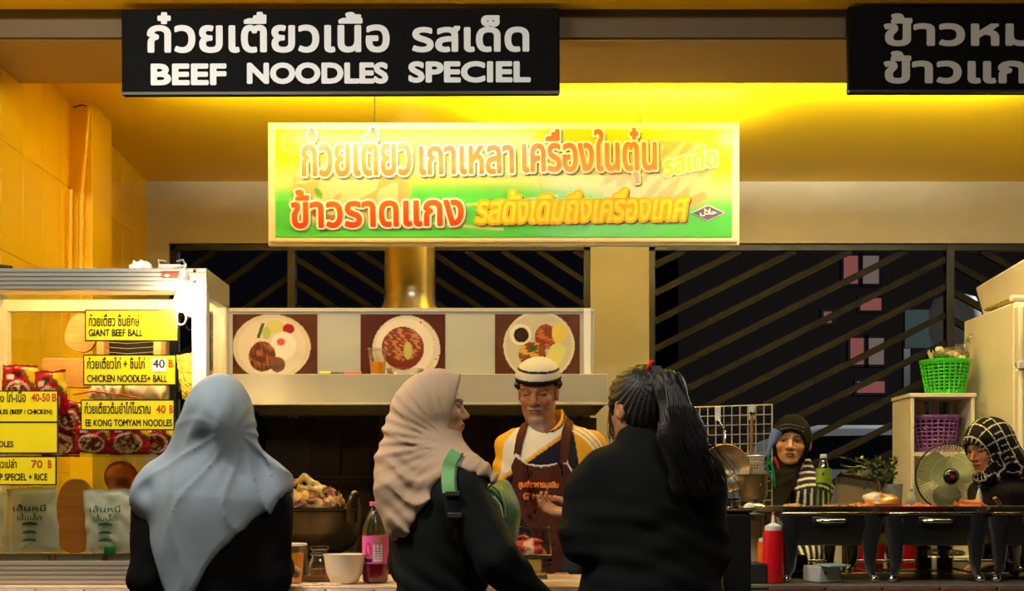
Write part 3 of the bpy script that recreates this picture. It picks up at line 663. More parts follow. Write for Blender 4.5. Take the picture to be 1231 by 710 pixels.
# boards, rack, bowl, tray, yellow packet
def board(label, px, py, Y, w_, h_, ry, m, n=24, name='chopping_board', e=2.6):
    c = P(px, py, Y); pts = []
    for k in range(n*2):
        a = PI*k/n; ca, sa = math.cos(a), math.sin(a)
        pts.append((w_/2*abs(ca)**(2/e)*(1 if ca > 0 else -1), h_/2*abs(sa)**(2/e)*(1 if sa > 0 else -1)))
    o = obj(name, MB().prism(pts, .016, Matrix.Translation(c) @ Matrix.Rotation(ry, 4, 'Y')), m, at=c, bevel=.003); return tag(o, label, 'chopping board')
board('pale oval chopping board standing behind the GIANT BEEF BALL sign', 98, 400, 4.22, .11, .13, .3, M_wood)
board('pale rectangular chopping board leaning above the red packets', 80, 448, 4.20, .17, .10, .03, M_wood, e=8)
board('orange oval wooden board standing in the bottom of the case', 90, 620, 4.11, .125, .245, .03, mat('orange wood', (214, 140, 60), .5, vary=.2, vscale=8, stretch=(1, 1, 6)))
p = P(164, 420, 4.2)
t = thing('wire_rack', 'knife rack with steel wires and pale wooden ends', 'rack', (p.x, 4.2, p.z-.07))
obj('end_board', MB().box((p.x-.125, 4.17, p.z-.06), (p.x-.10, 4.235, p.z+.08), None), M_wood, t, bevel=.003)
obj('end_board', MB().box((p.x+.065, 4.17, p.z-.06), (p.x+.09, 4.235, p.z+.08)), M_wood, t, bevel=.003)
obj('back_board', MB().box((p.x-.10, 4.225, p.z-.06), (p.x+.065, 4.235, p.z+.07)), M_black, t)
for k in range(7): obj('wire', MB().tube([(p.x-.10, 4.18, p.z-.045+.017*k), (p.x-.02, 4.172, p.z-.052+.017*k), (p.x+.066, 4.18, p.z-.045+.017*k)], .002, 6), M_chrome, t)
obj('rack_foot', MB().box((p.x-.12, 4.2, SH+.001), (p.x-.112, 4.21, p.z-.06)), M_wood, t); obj('rack_foot', MB().box((p.x+.07, 4.2, SH+.001), (p.x+.078, 4.21, p.z-.06)), M_wood, t)
p = P(146, 574, 4.17)
t = thing('copper_bowl', 'copper coloured bowl standing on edge among the noodle bags', 'bowl', (p.x, 4.17, p.z-.06))
obj('bowl_shell', MB().lathe([(.0001, .03), (.03, .028), (.05, .015), (.058, 0), (.055, 0), (.046, .012), (.028, .024), (.0001, .026)], p, 28, Matrix.Rotation(-PI/2+.2, 4, 'X')), mat('copper', (196, 120, 70), .3, metal=.9), t, smooth=True)
p = P(226, 452, 4.16)
puff('snack_packet', 'yellow packet with dark stripes hanging inside the case corner', 'packet', p, .06, .15, .03, lambda U, V_: np.where(((U*4+V_*9) % 1 < .25)[:, None], C(70, 60, 30), C(240, 214, 70)), M_vcg, .1, 0, -.15, seed=5)
for k, (px0, px1) in enumerate(((-14, 62), (68, 126), (130, 178))):
    a = P(px0, 676, 4.0); b = P(px1, 664, 4.0)
    mb = MB(); x0, x1 = a.x, b.x; y0, y1 = 3.985, 4.10; z0 = .942; z1 = .972
    mb.box((x0, y0, z0), (x1, y1, z0+.003)).box((x0, y0, z0), (x1, y0+.003, z1)).box((x0, y1-.003, z0), (x1, y1, z1)).box((x0, y0, z0), (x0+.003, y1, z1)).box((x1-.003, y0, z0), (x1, y1, z1))
    tag(obj('steel_tray', mb, M_steel, at=((x0+x1)/2, 4.04, z0)), ['shallow steel tray in the case bottom, left end', 'shallow steel tray before the orange oval board', 'shallow steel tray in the case beside the grey headscarf'][k], 'tray', 'steel trays along the case bottom')
# crumpled clear bags with an orange string
for k, (px, py, ww, hh, lab) in enumerate(((128, 470, .10, .05, 'left'), (176, 470, .12, .055, 'right'))):
    c = P(px, py, 4.16)
    o = lump('plastic_bag', (c.x-.09, 4.09, c.z-.06), (c.x+.09, 4.22, c.z+.06), .006, lambda Q: ell(Q, c, (ww*.6, .045, hh*.75))+wr(Q, 55, .006, k), None, mat('milky film', (240, 214, 170), .35), at=(c.x, 4.16, c.z-.05))
    tag(o, 'crumpled milky plastic bag above the packets, %s' % ('nearer the chopping board' if k == 0 else 'nearer the yellow packet'), 'bag', 'milky bags on the packets')
tag(obj('orange_string', MB().tube([P(88, 474, 4.07), P(112, 470, 4.07), P(140, 474, 4.07), P(165, 478, 4.08)], .003, 6), mat('orange cord', (230, 70, 30), .5), smooth=True), 'thin orange red string lying over the milky bags', 'string')

# ---------------------------------------------------------------- kitchen range: hood, duct, posters
M_hood = mat('hood steel', (190, 182, 150), .42, metal=.55, vary=.07, vscale=4); M_hoodp = mat('hood back sheet', (172, 172, 156), .5, metal=.25, vary=.06, vscale=5)
hx0, hx1 = -1.19, .405
h = thing('extractor_hood', 'long steel extractor hood with a ledge behind the cook', 'extractor hood', ((hx0+hx1)/2, 5.3, 1.556))
obj('fascia', MB().box((hx0, 5.30, 1.556), (hx1, 5.312, 1.683)), M_hood, h, bevel=.002)
obj('lower_lip', MB().box((hx0, 5.294, 1.550), (hx1, 5.316, 1.560)), M_hood, h, bevel=.002)
obj('ledge', MB().box((hx0, 5.312, 1.672), (hx1, 5.47, 1.682)), M_hood, h)
obj('canopy', MB().add([(hx0, 5.313, 1.56), (hx1, 5.313, 1.56), (hx1, 6.1, 1.56), (hx0, 6.1, 1.56), (hx0, 5.313, 1.671), (hx1, 5.313, 1.671), (hx1, 6.1, 1.671), (hx0, 6.1, 1.671)], [(4, 5, 6, 7), (3, 2, 6, 7), (0, 4, 7, 3), (1, 2, 6, 5)]), M_hoodp, h)
pz0, pz1 = 1.683, 1.984
obj('upper_box', MB().box((-1.24, 5.47, pz0), (.36, 6.1, pz1)), M_hoodp, h, bevel=.003)
obj('corner_strip', MB().box((.315, 5.462, pz0), (.345, 5.47, pz1)), M_white, h, bevel=.002)
obj('top_strip', MB().box((-1.24, 5.464, pz1-.012), (.36, 5.47, pz1+.004)), M_hood, h)
d = thing('exhaust_duct', 'round steel exhaust duct rising from the hood to the ceiling', 'duct', (-.48, 5.86, pz1))
obj('pipe', MB().lathe([(.118, pz1+.11), (.118, 2.873)], (-.48, 5.86, 0), 40), mat('duct steel', (190, 176, 130), .36, metal=.85, vary=.15, vscale=8), d, smooth=True)
obj('flared_collar', MB().lathe([(.158, pz1+.004), (.15, pz1+.03), (.122, pz1+.09), (.121, pz1+.12), (.119, pz1+.121)], (-.48, 5.86, 0), 40), M_steel, d, smooth=True)

def disc(c, U, V_, u0, v0, ru, rv, col, soft=.0):
    q = ((U-u0)/ru)**2+((V_-v0)/rv)**2; m = (q < 1)[:, None] if not soft else (1-sstep(1-soft, 1+soft, q))[:, None]
    return np.where(m, col, c) if not soft else c*(1-m)+np.array(col)*m
def post1(U, V_):
    c = np.tile(C(70, 34, 20), (len(U), 1)); c = disc(c, U, V_, .46, .48, .46, .52, C(206, 190, 160)); c = disc(c, U, V_, .46, .48, .40, .46, C(216, 202, 172)); n = noise2(U*20, V_*20, 3, 3)
    c = disc(c, U, V_, .50, .80, .11, .11, C(204, 196, 110)); c = disc(c, U, V_, .40, .70, .05, .10, C(172, 180, 80)); c = disc(c, U, V_, .66, .77, .07, .08, C(150, 22, 24))
    c = disc(c, U, V_, .60, .50, .15, .22, C(232, 222, 198)); c = disc(c, U, V_, .57, .56, .05, .06, C(196, 90, 50), .5)
    b = np.where((n > .2)[:, None], C(152, 84, 36), C(84, 38, 22)); m = ((((U-.35)/.16)**2+((V_-.33)/.24)**2) < 1)[:, None]; c = np.where(m, b, c)
    m = ((((U-.53)/.09)**2+((V_-.20)/.12)**2) < 1)[:, None]; c = np.where(m, C(104, 66, 40), c)
    m = (np.abs((U-.32)-(V_-.7)*.25) < .02)[:, None] & (np.abs(V_-.74) < .12)[:, None]; return np.where(m, C(70, 80, 40), c)
def post2(U, V_):
    c = np.tile(C(66, 28, 24), (len(U), 1)); c = disc(c, U, V_, .54, .44, .40, .54, C(208, 196, 172)); n = noise2(U*18, V_*18, 3, 8)
    c = disc(c, U, V_, .52, .48, .34, .45, C(222, 212, 190)); c = disc(c, U, V_, .50, .46, .25, .34, C(110, 44, 26))
    m = ((((U-.50)/.22)**2+((V_-.52)/.26)**2) < 1)[:, None]; c = np.where(m, np.where((n > .1)[:, None], C(180, 118, 82), C(112, 56, 36)), c)
    c = disc(c, U, V_, .56, .42, .05, .14, C(186, 176, 96)); m = (np.abs(((U-.54)/.4)**2+((V_-.44)/.54)**2-.85) < .12)[:, None] & (n > .6)[:, None] & (U > .7)[:, None]
    return np.where(m, C(126, 30, 34), c)
def post3(U, V_):
    c = np.tile(C(70, 38, 28), (len(U), 1)); c = disc(c, U, V_, .52, .50, .42, .55, C(206, 198, 172)); c = disc(c, U, V_, .52, .50, .39, .51, C(190, 182, 152)); n = noise2(U*22, V_*22, 3, 4)
    c = disc(c, U, V_, .30, .68, .13, .17, C(226, 218, 190)); c = disc(c, U, V_, .31, .67, .09, .12, C(36, 22, 16))
    m = ((((U-.60)/.13)**2+((V_-.64)/.2)**2) < 1)[:, None]; c = np.where(m, np.where((n > .2)[:, None], C(168, 96, 46), C(112, 50, 30)), c)
    c = disc(c, U, V_, .76, .70, .09, .16, C(218, 192, 84)); c = disc(c, U, V_, .74, .42, .10, .12, C(206, 206, 120)); c = disc(c, U, V_, .70, .30, .10, .10, C(214, 206, 110))
    m = ((((U-.44)/.16)**2+((V_-.36)/.2)**2) < 1)[:, None]; c = np.where(m, np.where((n > .2)[:, None], C(204, 160, 70), C(122, 62, 30)), c)
    return disc(c, U, V_, .45, .46, .05, .05, C(50, 84, 30))
for k, (x0, x1, fn, lab, tx) in enumerate(((279, 381, post1, 'food poster of rice and grilled meat, next to the glass case', '"ข้าวหมกไก่"'), (433, 535, post2, 'food poster of a stew bowl behind the plastic cup', None), (595, 697, post3, 'food poster with a dipping sauce, above the cook', None))):
    a = P(x0, 445, 5.455); b = P(x1, 377, 5.455)
    o = sheet('poster', (a.x, 5.4665, pz0+.002), (b.x-a.x, 0, 0), (0, 0, b.z-pz0-.002), 110, 74, fn, M_vcg, at=(a.x, 5.4665, pz0)); tag(o, lab, 'poster', 'food posters on the hood')
    if tx: letter('lettering', tx, P(323, 443, 5.464), .13, M_ink, o, height=.02, weight=.0008)

# small things on the hood ledge
ZL = 1.683
def cup(c, r0, r1, h_, fill, mfill, label, cat='cup', name='plastic_cup', lid=False):
    t = thing(name, label, cat, c)
    obj('cup_wall', MB().lathe([(r0*.2, 0), (r0, .001), (r1, h_), (r1+.003, h_+.002), (r1+.003, h_-.003)], c, 28), G_plastic, t, smooth=True)
    rf = r0+(r1-r0)*fill*.96
    obj('drink', MB().lathe([(r0-.003, .003), (rf-.003, h_*fill), (.0001, h_*fill)], c, 24), mfill, t, smooth=True); return t
p = P(454, 445, 5.38); M_orange = mat('orange juice', (244, 158, 24), .3, emit=0)
cup((p.x, 5.38, ZL), .030, .041, .115, .5, M_orange, 'clear plastic cup half full of orange juice on the hood')
p = P(487, 445, 5.40)
t = thing('glass_ashtray', 'low clear glass dish beside the cup on the hood', 'dish', (p.x, 5.4, ZL))
obj('dish_wall', MB().lathe([(.02, 0), (.075, .002), (.082, .03), (.078, .03), (.070, .006), (.0001, .005)], (p.x, 5.4, ZL), 26), G_plastic, t, smooth=True)
for (xa, xb, yy, c1, c2, lab) in ((384, 407, 443, (226, 220, 40), (40, 60, 40), 'yellow green marker pen lying on the hood'), (406, 434, 444, (236, 96, 92), (60, 90, 110), 'pink marker pen lying on the hood')):
    a = P(xa, yy, 5.37); b = P(xb, yy, 5.37); a.z = b.z = ZL+.010; t = thing('marker_pen', lab, 'pen', (a.x, 5.37, ZL), 'marker pens on the hood')
    q = a.lerp(b, .3) if c1[0] == 236 else a.lerp(b, .6)
    A, B = (a, q) if c1[0] == 236 else (q, b)
    obj('barrel', MB().tube([q, b] if c1[0] == 236 else [a, q], .0085, 12), mat('pen %d' % c1[0], c1, .4), t, smooth=True)
    obj('cap', MB().tube([a, q] if c1[0] == 236 else [q, b], .0068, 12), mat('cap %d' % c2[0], c2, .4), t, smooth=True)

# range under the hood: dark back sheet, shelf, stove
M_shaded = mat('dark metal in shade', (34, 27, 21), .55, metal=.3, vary=.4, vscale=5, stretch=(6, 1, 1))  # dark because the shade under the hood is put into the colour
t = thing('stove_range', 'dark shaded cooking range with a back sheet under the hood', 'stove', (-.4, 5.0, 0))
mb = MB()
for k in range(22):
    x = hx0+.0727*k; mb.box((x, 6.02+.012*(k % 2), .9), (x+.0727, 6.05+.012*(k % 2), 1.545))
obj('back_sheet', mb, M_shaded, t)
obj('side_sheet', MB().box((hx0-.02, 5.32, .9), (hx0, 6.05, 1.545)), M_shaded, t)
obj('shelf_bar', MB().tube([(hx0, 5.9, 1.255), (hx1, 5.9, 1.255)], .008, 8), M_dsteel, t)
obj('top', MB().box((hx0, 5.25, .72), (hx1, 6.05, .76)), M_shaded, t, bevel=.004)
obj('body', MB().box((hx0+.02, 5.3, 0), (hx1-.02, 6.0, .719)), M_shaded, t)
for k, x in enumerate((-.62, -.35, .1)): obj('pipe', MB().tube([(x, 5.95, .8), (x, 5.95, 1.545)], .016, 10), M_dsteel, t, smooth=True)
t = thing('stew_stand', 'dark iron stand under the big stew pot', 'stand', (-.785, 4.9, 0))
obj('top', MB().lathe([(.15, .90), (.17, .90), (.17, .925), (.15, .925)], (-.785, 4.9, 0), 30), M_shaded, t)
for a in (.8, 2.4, 4., 5.5): obj('leg', MB().tube([(-.785+.17*math.cos(a), 4.9+.17*math.sin(a), 0), (-.785+.16*math.cos(a), 4.9+.16*math.sin(a), .91)], .014, 8), M_shaded, t)
c = Vector((-.785, 4.9, .925))
pot = thing('stew_pot', 'wide dark metal pot full of cooked beef on the stand', 'pot', c)
obj('pot_body', MB().lathe([(.0001, 0), (.10, .004), (.165, .045), (.188, .10), (.195, .178), (.203, .182), (.203, .188), (.190, .188), (.182, .10), (.15, .05), (.0001, .02)], c, 44), M_dsteel, pot, smooth=True)
for s_, a0 in ((1, .0), (-1, 0)):
    pts = [Vector((s_*(.197+.010*math.sin(t_*PI)), .035*math.cos(t_*PI)*1.0, .135+.115*math.sin(t_*PI)**.6)) for t_ in np.linspace(0, 1, 13)]
    M = Matrix.Rotation(-.5, 4, 'Z'); obj('handle', MB().tube([c+M@p_ for p_ in pts], .0105, 10), M_dsteel, pot, smooth=True)
def meatcol(seed, pal, s=90):
    def f(V):
        n = noise2(V[:, 0]*s/9, V[:, 2]*s/9+V[:, 1]*5, 3, seed); n2 = noise2(V[:, 0]*s/5, V[:, 2]*s/5-V[:, 1]*9, 3, seed+1)
        o = np.where((n > .2)[:, None], C(*pal[0]), C(*pal[1])); return np.where((n2 > .7)[:, None], C(*pal[2]), o)
    return f
def heap(name, label, cat, c, rx, ry, rz, pal, seed=0, h=.006, amp=.012, parent=None, kind=None):
    o = lump(name, (c[0]-rx*1.25, c[1]-ry*1.25, c[2]-.004), (c[0]+rx*1.25, c[1]+ry*1.25, c[2]+rz*1.35), h,
             lambda Q: np.maximum(ell(Q, c, (rx, ry, rz))+wr(Q, 1.1/max(rx, .03)*3.2, amp, seed), c[2]-Q[2]), meatcol(seed, pal), M_food, parent, at=c)
    if label: tag(o, label, cat, kind=kind)
    return o
k = 0
for (px, py, rx, ry, rz, pal) in ((356, 601, .10, .09, .045, ((186, 140, 92), (120, 76, 44), (214, 176, 120))), (385, 597, .075, .10, .05, ((124, 80, 56), (78, 44, 30), (160, 116, 80))), (345, 590, .08, .08, .05, ((104, 64, 44), (64, 36, 26), (150, 104, 70))), (401, 604, .05, .08, .035, ((214, 180, 128), (170, 128, 84), (230, 204, 160))), (372, 606, .11, .11, .03, ((150, 106, 70), (96, 60, 40), (200, 160, 110))), (398, 596, .028, .05, .03, ((120, 60, 44), (84, 40, 30), (160, 90, 70)))):
    c_ = P(px, py, 4.9+(.03 if k in (1, 2) else -.04)); c_.z -= rz*.5
    heap('beef_piece', None, None, tuple(c_), rx, ry, rz*1.5, pal, k, amp=.010, parent=pot); k += 1
c_ = P(368, 585, 4.86)
def skinf(Q):
    d = cone(Q, P(349, 584, 4.86), P(366, 574, 4.86), .010, .012); d = smin(d, cone(Q, P(366, 572, 4.86), P(372, 580, 4.85), .014, .010), .012); d = smin(d, cone(Q, P(360, 586, 4.84), P(384, 588, 4.84), .013, .010), .015)
    d = smin(d, cone(Q, P(372, 577, 4.85), P(390, 586, 4.85), .012, .007), .012); d = smin(d, cone(Q, P(384, 588, 4.84), P(388, 597, 4.84), .009, .006), .01); return d+wr(Q, 70, .0015)
o = lump('boiled_chicken_skin', (c_.x-.1, 4.78, c_.z-.07), (c_.x+.1, 4.92, c_.z+.07), .004, skinf, meatcol(3, ((216, 196, 132), (200, 174, 108), (226, 210, 160))), M_food, pot)
t = thing('iron_kettle', 'smaller dark pot behind the stew pot beside the pink capped bottle', 'pot', P(440, 650, 5.1)-Vector((0, 0, .17)))
c = P(452, 650, 5.15); c.z = .93
obj('pot_body', MB().lathe([(.06, 0), (.09, .01), (.10, .1), (.10, .165), (.106, .17), (.096, .17), (.09, .1)], c, 30), M_dsteel, t, smooth=True)
obj('handle', MB().tube([c+Vector((-.10, 0, .13)), c+Vector((-.13, 0, .19)), c+Vector((-.16, -.02, .21)), c+Vector((-.19, -.02, .2))], .006, 8), M_steel, t, smooth=True)
obj('stand', MB().lathe([(.09, 0), (.09, .926)], (c.x, c.y, 0), 20), M_shaded, t)

# on the near counter
ZT = ZC+.001
M_cer = mat('white ceramic', (246, 236, 214), .3)
p = P(414, 700, 4.0); c = Vector((p.x, 4.0, ZT))
t = thing('white_bowl', 'white bowl on the counter beside the pink labelled bottle', 'bowl', c)
obj('bowl_shell', MB().lathe([(.034, 0), (.042, .003), (.058, .035), (.066, .09), (.068, .094), (.064, .094), (.054, .035), (.036, .008), (.0001, .006)], c, 36), M_cer, t, smooth=True)
p = P(350, 700, 4.02); c = Vector((p.x, 4.02, ZT))
cup(c, .036, .046, .122, .8, M_orange, 'tall clear jug of orange juice by the grey headscarf woman', 'jug', 'juice_jug').children
obj('rim', MB().lathe([(.046, .120), (.051, .122), (.051, .128), (.046, .128)], c, 28), M_cer, [o for o in COL.objects if o.name == 'juice_jug'][0], smooth=True)
p = P(384, 600, 4.3); c = Vector((P(384, 600, 4.3).x, 4.3, ZT))
t = thing('glass_jar', 'small glass jar behind the white bowl', 'jar', c)
obj('jar_wall', MB().lathe([(.03, 0), (.036, .004), (.038, .05), (.030, .062), (.028, .075), (.034, .077), (.034, .084), (.027, .086), (.027, .094), (.033, .096), (.033, .108), (.026, .11)], c, 26), G_plastic, t, smooth=True)
obj('spice', MB().lathe([(.032, .004), (.034, .03), (.0001, .033)], c, 20), mat('dark spice', (120, 86, 50), .8), t, smooth=True)
def bottle(c, r, h_, label, capm, body, lab=None, labm=None, fill=None, fillm=None, group=None, lz=(.3, .6), neck=.3):
    t = thing('drink_bottle', label, 'bottle', c, group)
    prof = [(r*.6, 0), (r*.97, .006), (r, .02), (r, h_*.62), (r*.98, h_*.66), (r*.8, h_*.76), (r*neck*1.4, h_*.88), (r*neck, h_*.92), (r*neck, h_*.955)]
    obj('bottle_wall', MB().lathe(prof, c, 28), body, t, smooth=True)
    obj('cap', MB().lathe([(r*.43, h_*.945), (r*.45, h_*.95), (r*.45, h_*.995), (r*.4, h_)], c, 20), capm, t, smooth=True)
    if fill: obj('drink', MB().lathe([(r*.9, .004), (r*.96, .02), (r*.96, h_*fill), (.0001, h_*fill)], c, 24), fillm, t, smooth=True)
    if labm: o = obj('label_wrap', MB().lathe([(r*1.015, h_*lz[0]), (r*1.02, h_*lz[1])], c, 32), labm, t, smooth=True)
    return t
p = P(450, 705, 4.0); c = Vector((p.x, 4.03, ZT)); M_pink = mat('pink label', (226, 96, 170), .4); M_pcap = mat('pink cap', (236, 90, 140), .4)
b = bottle(c, .042, .262, 'bottle with pink cap and pink label holding red syrup', M_pcap, G_plastic, None, M_pink, .28, mat('red syrup', (150, 14, 40), .2), lz=(.24, .58))
def wrapped(name, poly, m):                             # print on the label curve
    mb = MB(); vs = []
    for (u, z) in poly: vs.append((c.x+.0432*math.sin(u), c.y-.0432*math.cos(u), c.z+z))
    return obj(name, mb.add(vs, [tuple(range(len(vs)))]), m, b)
wrapped('label_panel', [(-.05, .07), (.3, .07), (.65, .07), (.65, .125), (.3, .125), (-.05, .125)], M_white)
wrapped('label_roundel', [(-.45+.26*math.cos(a), .108+.024*math.sin(a)) for a in np.linspace(0, 2*PI, 17)[:-1]], M_red)
wrapped('label_stripe', [(-.75, .068), (-.45, .068), (-.15, .068), (-.15, .08), (-.45, .08), (-.75, .08)], mat('navy print', (40, 30, 110), .5))
wrapped('label_seal', [(.28+.2*math.cos(a), .138+.01*math.sin(a)) for a in np.linspace(0, 2*PI, 13)[:-1]], mat('gold print', (190, 160, 60), .5))
for k in range(5): wrapped('label_text_line', [(.02, .078+.008*k), (.3, .078+.008*k), (.58, .078+.008*k), (.58, .080+.008*k), (.3, .080+.008*k), (.02, .080+.008*k)], mat('grey print', (120, 120, 150), .5))
obj('leaf_print', MB().lathe([(.0428, .162), (.040, .19)], c, 24), G_green, b, smooth=True)
mb = MB()
for k in range(60):
    q = Vector((P(392, 700, 4).x+random.uniform(-.07, .06), random.uniform(3.89, 3.95), ZT+.002)); mb.ell(q, [random.uniform(.002, .005) for _ in range(3)], 4)
tag(obj('food_crumbs', mb, mat('crumbs', (222, 200, 160), .7)), 'pale crumbs scattered before the white bowl', 'crumbs', kind='stuff')
a = P(372, 690, 4.12)
t = thing('wooden_tray', 'low brown wooden tray behind the white bowl', 'tray', (a.x, 4.12, ZT))
obj('tray_base', MB().box((a.x-.12, 4.08, ZT), (a.x+.10, 4.22, ZT+.012)), mat('brown board', (120, 84, 54), .6, vary=.2), t, bevel=.003)
obj('tray_edge', MB().box((a.x-.12, 4.08, ZT+.012), (a.x+.10, 4.088, ZT+.02)), mat('brown board'), t)
a = P(372, 664, 4.25); q = (a.x, 4.3, ZT)
t = tag(obj('spice_tin', MB().lathe([(.0001, 0), (.03, 0), (.03, .09), (.032, .092), (.032, .11), (.0001, .112)], (P(352+8, 600, 4.35).x, 4.35, ZT), 24), M_dsteel, at=q, smooth=True), 'dark round tin behind the white bowl', 'tin')

# meat tray in front of the cook
p = P(640, 650, 4.3); x0, x1 = P(606, 0, 4.2).x, P(662, 0, 4.2).x
t = thing('food_container', 'clear lidless container of raw red meat before the cook', 'container', ((x0+x1)/2, 4.2, ZT))
def tub(x0, x1, y0, y1, z0, z1, t_=.003, fl=.0):
    mb = MB().box((x0, y0, z0), (x1, y1, z0+t_)).box((x0-fl, y0-fl, z0), (x1+fl, y0-fl+t_, z1)).box((x0-fl, y1+fl-t_, z0), (x1+fl, y1+fl, z1)).box((x0-fl, y0, z0), (x0-fl+t_, y1, z1)).box((x1+fl-t_, y0, z0), (x1+fl, y1, z1)); return mb
z0, z1 = P(0, 668, 4.2).z, P(0, 634, 4.3).z
obj('container_wall', tub(x0, x1, 4.2, 4.42, z0, z1), G_plastic, t)
obj('rim', MB().tube([(x0, 4.2, P(0, 669, 4.2).z+.008), (x1, 4.2, P(0, 669, 4.2).z+.008), (x1, 4.42, z1), (x0, 4.42, z1)], .0035, 8, closed=True), M_chrome, t)
heap('raw_meat', None, None, ((x0+x1)/2-.005, 4.30, z0+.004), .07, .085, .05, ((226, 76, 66), (180, 40, 40), (240, 190, 170)), 4, h=.005, amp=.010, parent=t)
t2 = thing('food_container', 'lower clear container of yellow paste under the meat', 'container', ((x0+x1)/2, 4.2, ZT))
obj('container_wall', tub(x0+.01, x1-.01, 4.21, 4.41, ZT, z0-.004), G_plastic, t2)
obj('yellow_paste', MB().box((x0+.016, 4.216, ZT+.02), (x1-.03, 4.40, z0-.012)), mat('yellow paste', (224, 196, 84), .5, bump=.4, bscale=60), t2, bevel=.01)
# ---------------------------------------------------------------- chafing dishes on the right counter
M_chaf = mat('dull chafer steel', (104, 102, 96), .28, metal=.95, vary=.18, vscale=10)
M_chafl = mat('chafer leg steel', (150, 156, 152), .2, metal=.95, vary=.1, vscale=6)
ZCH = ZC+.001
def chafer(xc, yf, label):
    W2, D = .157, .56; t = thing('chafing_dish', label, 'chafing dish', (xc, yf, ZC), 'chafing dishes in a row on the counter'); zt = 1.108
    mb = MB()
    for (a, b) in (((-W2, 0), (W2, .012)), ((-W2, D-.012), (W2, D)), ((-W2, .012), (-W2+.012, D-.012)), ((W2-.012, .012), (W2, D-.012))):
        mb.box((xc+a[0], yf+a[1], zt-.008), (xc+b[0], yf+b[1], zt))
    obj('rim', mb, M_chrome, t, bevel=.002)
    mb = MB()                                          # tapering water pan, open on top
    z1, z0, e = zt-.009, zt-.108, .022
    a = [(-W2+.004, .004), (W2-.004, .004), (W2-.004, D-.004), (-W2+.004, D-.004)]; b_ = [(-W2+e, e*.7), (W2-e, e*.7), (W2-e, D-e*.7), (-W2+e, D-e*.7)]
    zm = zt-.05; vs = [(xc+x, yf+y, z1) for x, y in a]+[(xc+x, yf+y, zm) for x, y in a]+[(xc+x, yf+y, z0) for x, y in b_]
    fs = [(i, (i+1) % 4, (i+1) % 4+4, i+4)[::-1] for i in range(4)]+[(i+4, (i+1) % 4+4, (i+1) % 4+8, i+8)[::-1] for i in range(4)]+[(8, 9, 10, 11)[::-1]]
    obj('water_pan', mb.add(vs, fs), M_chaf, t, bevel=.004)
    pts = [(-.046, 0), (-.044, -.012), (-.034, -.021), (.034, -.021), (.044, -.012), (.046, 0)]
    obj('handle', MB().tube([(xc+x, yf+y+.002, zt-.028) for x, y in pts], .0065, 10), M_chrome, t, smooth=True)
    obj('handle_plate', MB().box((xc-.058, yf-.0005, zt-.042), (xc+.058, yf+.004, zt-.014)), M_chaf, t, bevel=.002)
    for sx_ in (-1, 1):
        for yy, fr in ((.012, 1), (D-.03, 0)):
            pts = []; rs = []
            for k in range(13):
                u = k/12; z = zt-.012-(zt-.012-ZCH-.012)*u
                x = sx_*(W2-.018-.004*math.sin(u*PI*1.1)-.010*u+(.012*max(0, u-.86)/.14)); pts.append((xc+x, yf+yy, z)); rs.append(.028*(1-u)**.7+.0085 if u < .9 else .0115)
            obj('leg', MB().tube(pts, rs, 12, flat=.38, up=Vector((0, 1, 0))), M_chafl, t, smooth=True)
            o = MB().ell((xc+pts_x(pts)-xc, yf+yy-.004, ZCH+.012), (.015, .015, .012), 8); obj('foot', o, M_chrome, t, smooth=True)
    obj('cross_bar', MB().tube([(xc-W2+.03, yf+D-.03, ZC+.045), (xc+W2-.03, yf+D-.03, ZC+.045)], .005, 8), M_chrome, t, smooth=True)
    obj('cross_bar', MB().tube([(xc-W2+.03, yf+.05, ZC+.024), (xc-W2+.02, yf+D*.5, ZC+.02), (xc-W2+.03, yf+D-.05, ZC+.024)], .004, 8), M_chrome, t, smooth=True)
    obj('fuel_shelf', MB().box((xc-.10, yf+.2, ZC+.022), (xc+.10, yf+.36, ZC+.027)), M_chaf, t, bevel=.001)
    return t
def pts_x(p): return p[-1][0]
chx = []
for (pxa, pxb, lab) in ((940, 1058, 'chafing dish beside the red squeeze bottle, leftmost of the row'), (1065, 1188, 'chafing dish in the middle of the row, under the fan'), (1187, 1316, 'chafing dish cut off by the frame, below the checked headscarf')):
    xa, xb = P(pxa, 0, 4.04).x, P(pxb, 0, 4.04).x; xc = (xa+xb)/2; chx.append(xc); chafer(xc, 4.04, lab)
# food pans across the chafers
M_pan = mat('pan steel', (150, 134, 104), .35, metal=.8, vary=.2, vscale=12); M_redpan = mat('dark red tray', (120, 40, 26), .4, vary=.2)
def pan(x0, x1, y0, y1, z, label, m, fl=.012, n='food_tray'):
    mb = MB(); h_ = .018
    vs = [(x0, y0, z+h_), (x1, y0, z+h_), (x1, y1, z+h_), (x0, y1, z+h_), (x0+fl, y0+fl, z), (x1-fl, y0+fl, z), (x1-fl, y1-fl, z), (x0+fl, y1-fl, z)]
    vi = [(v[0]+(.003 if v[0] < (x0+x1)/2 else -.003), v[1]+(.003 if v[1] < (y0+y1)/2 else -.003), v[2]+(0 if v[2] > z+.01 else .002)) for v in vs]
    mb.add(vs+vi, [(0, 1, 5, 4), (1, 2, 6, 5), (2, 3, 7, 6), (3, 0, 4, 7), (4, 5, 6, 7), (8, 12, 13, 9), (9, 13, 14, 10), (10, 14, 15, 11), (11, 15, 12, 8), (12, 15, 14, 13), (0, 8, 9, 1), (1, 9, 10, 2), (2, 10, 11, 3), (3, 11, 8, 0)])
    return tag(obj(n, mb, m, at=((x0+x1)/2, y0, z)), label, 'tray', 'food trays lying across the chafing dishes')
ZP = 1.1095
pan(chx[0]-.21, chx[0]+.165, 4.06, 4.56, ZP, 'dark shallow food tray on the left chafing dish', M_pan)
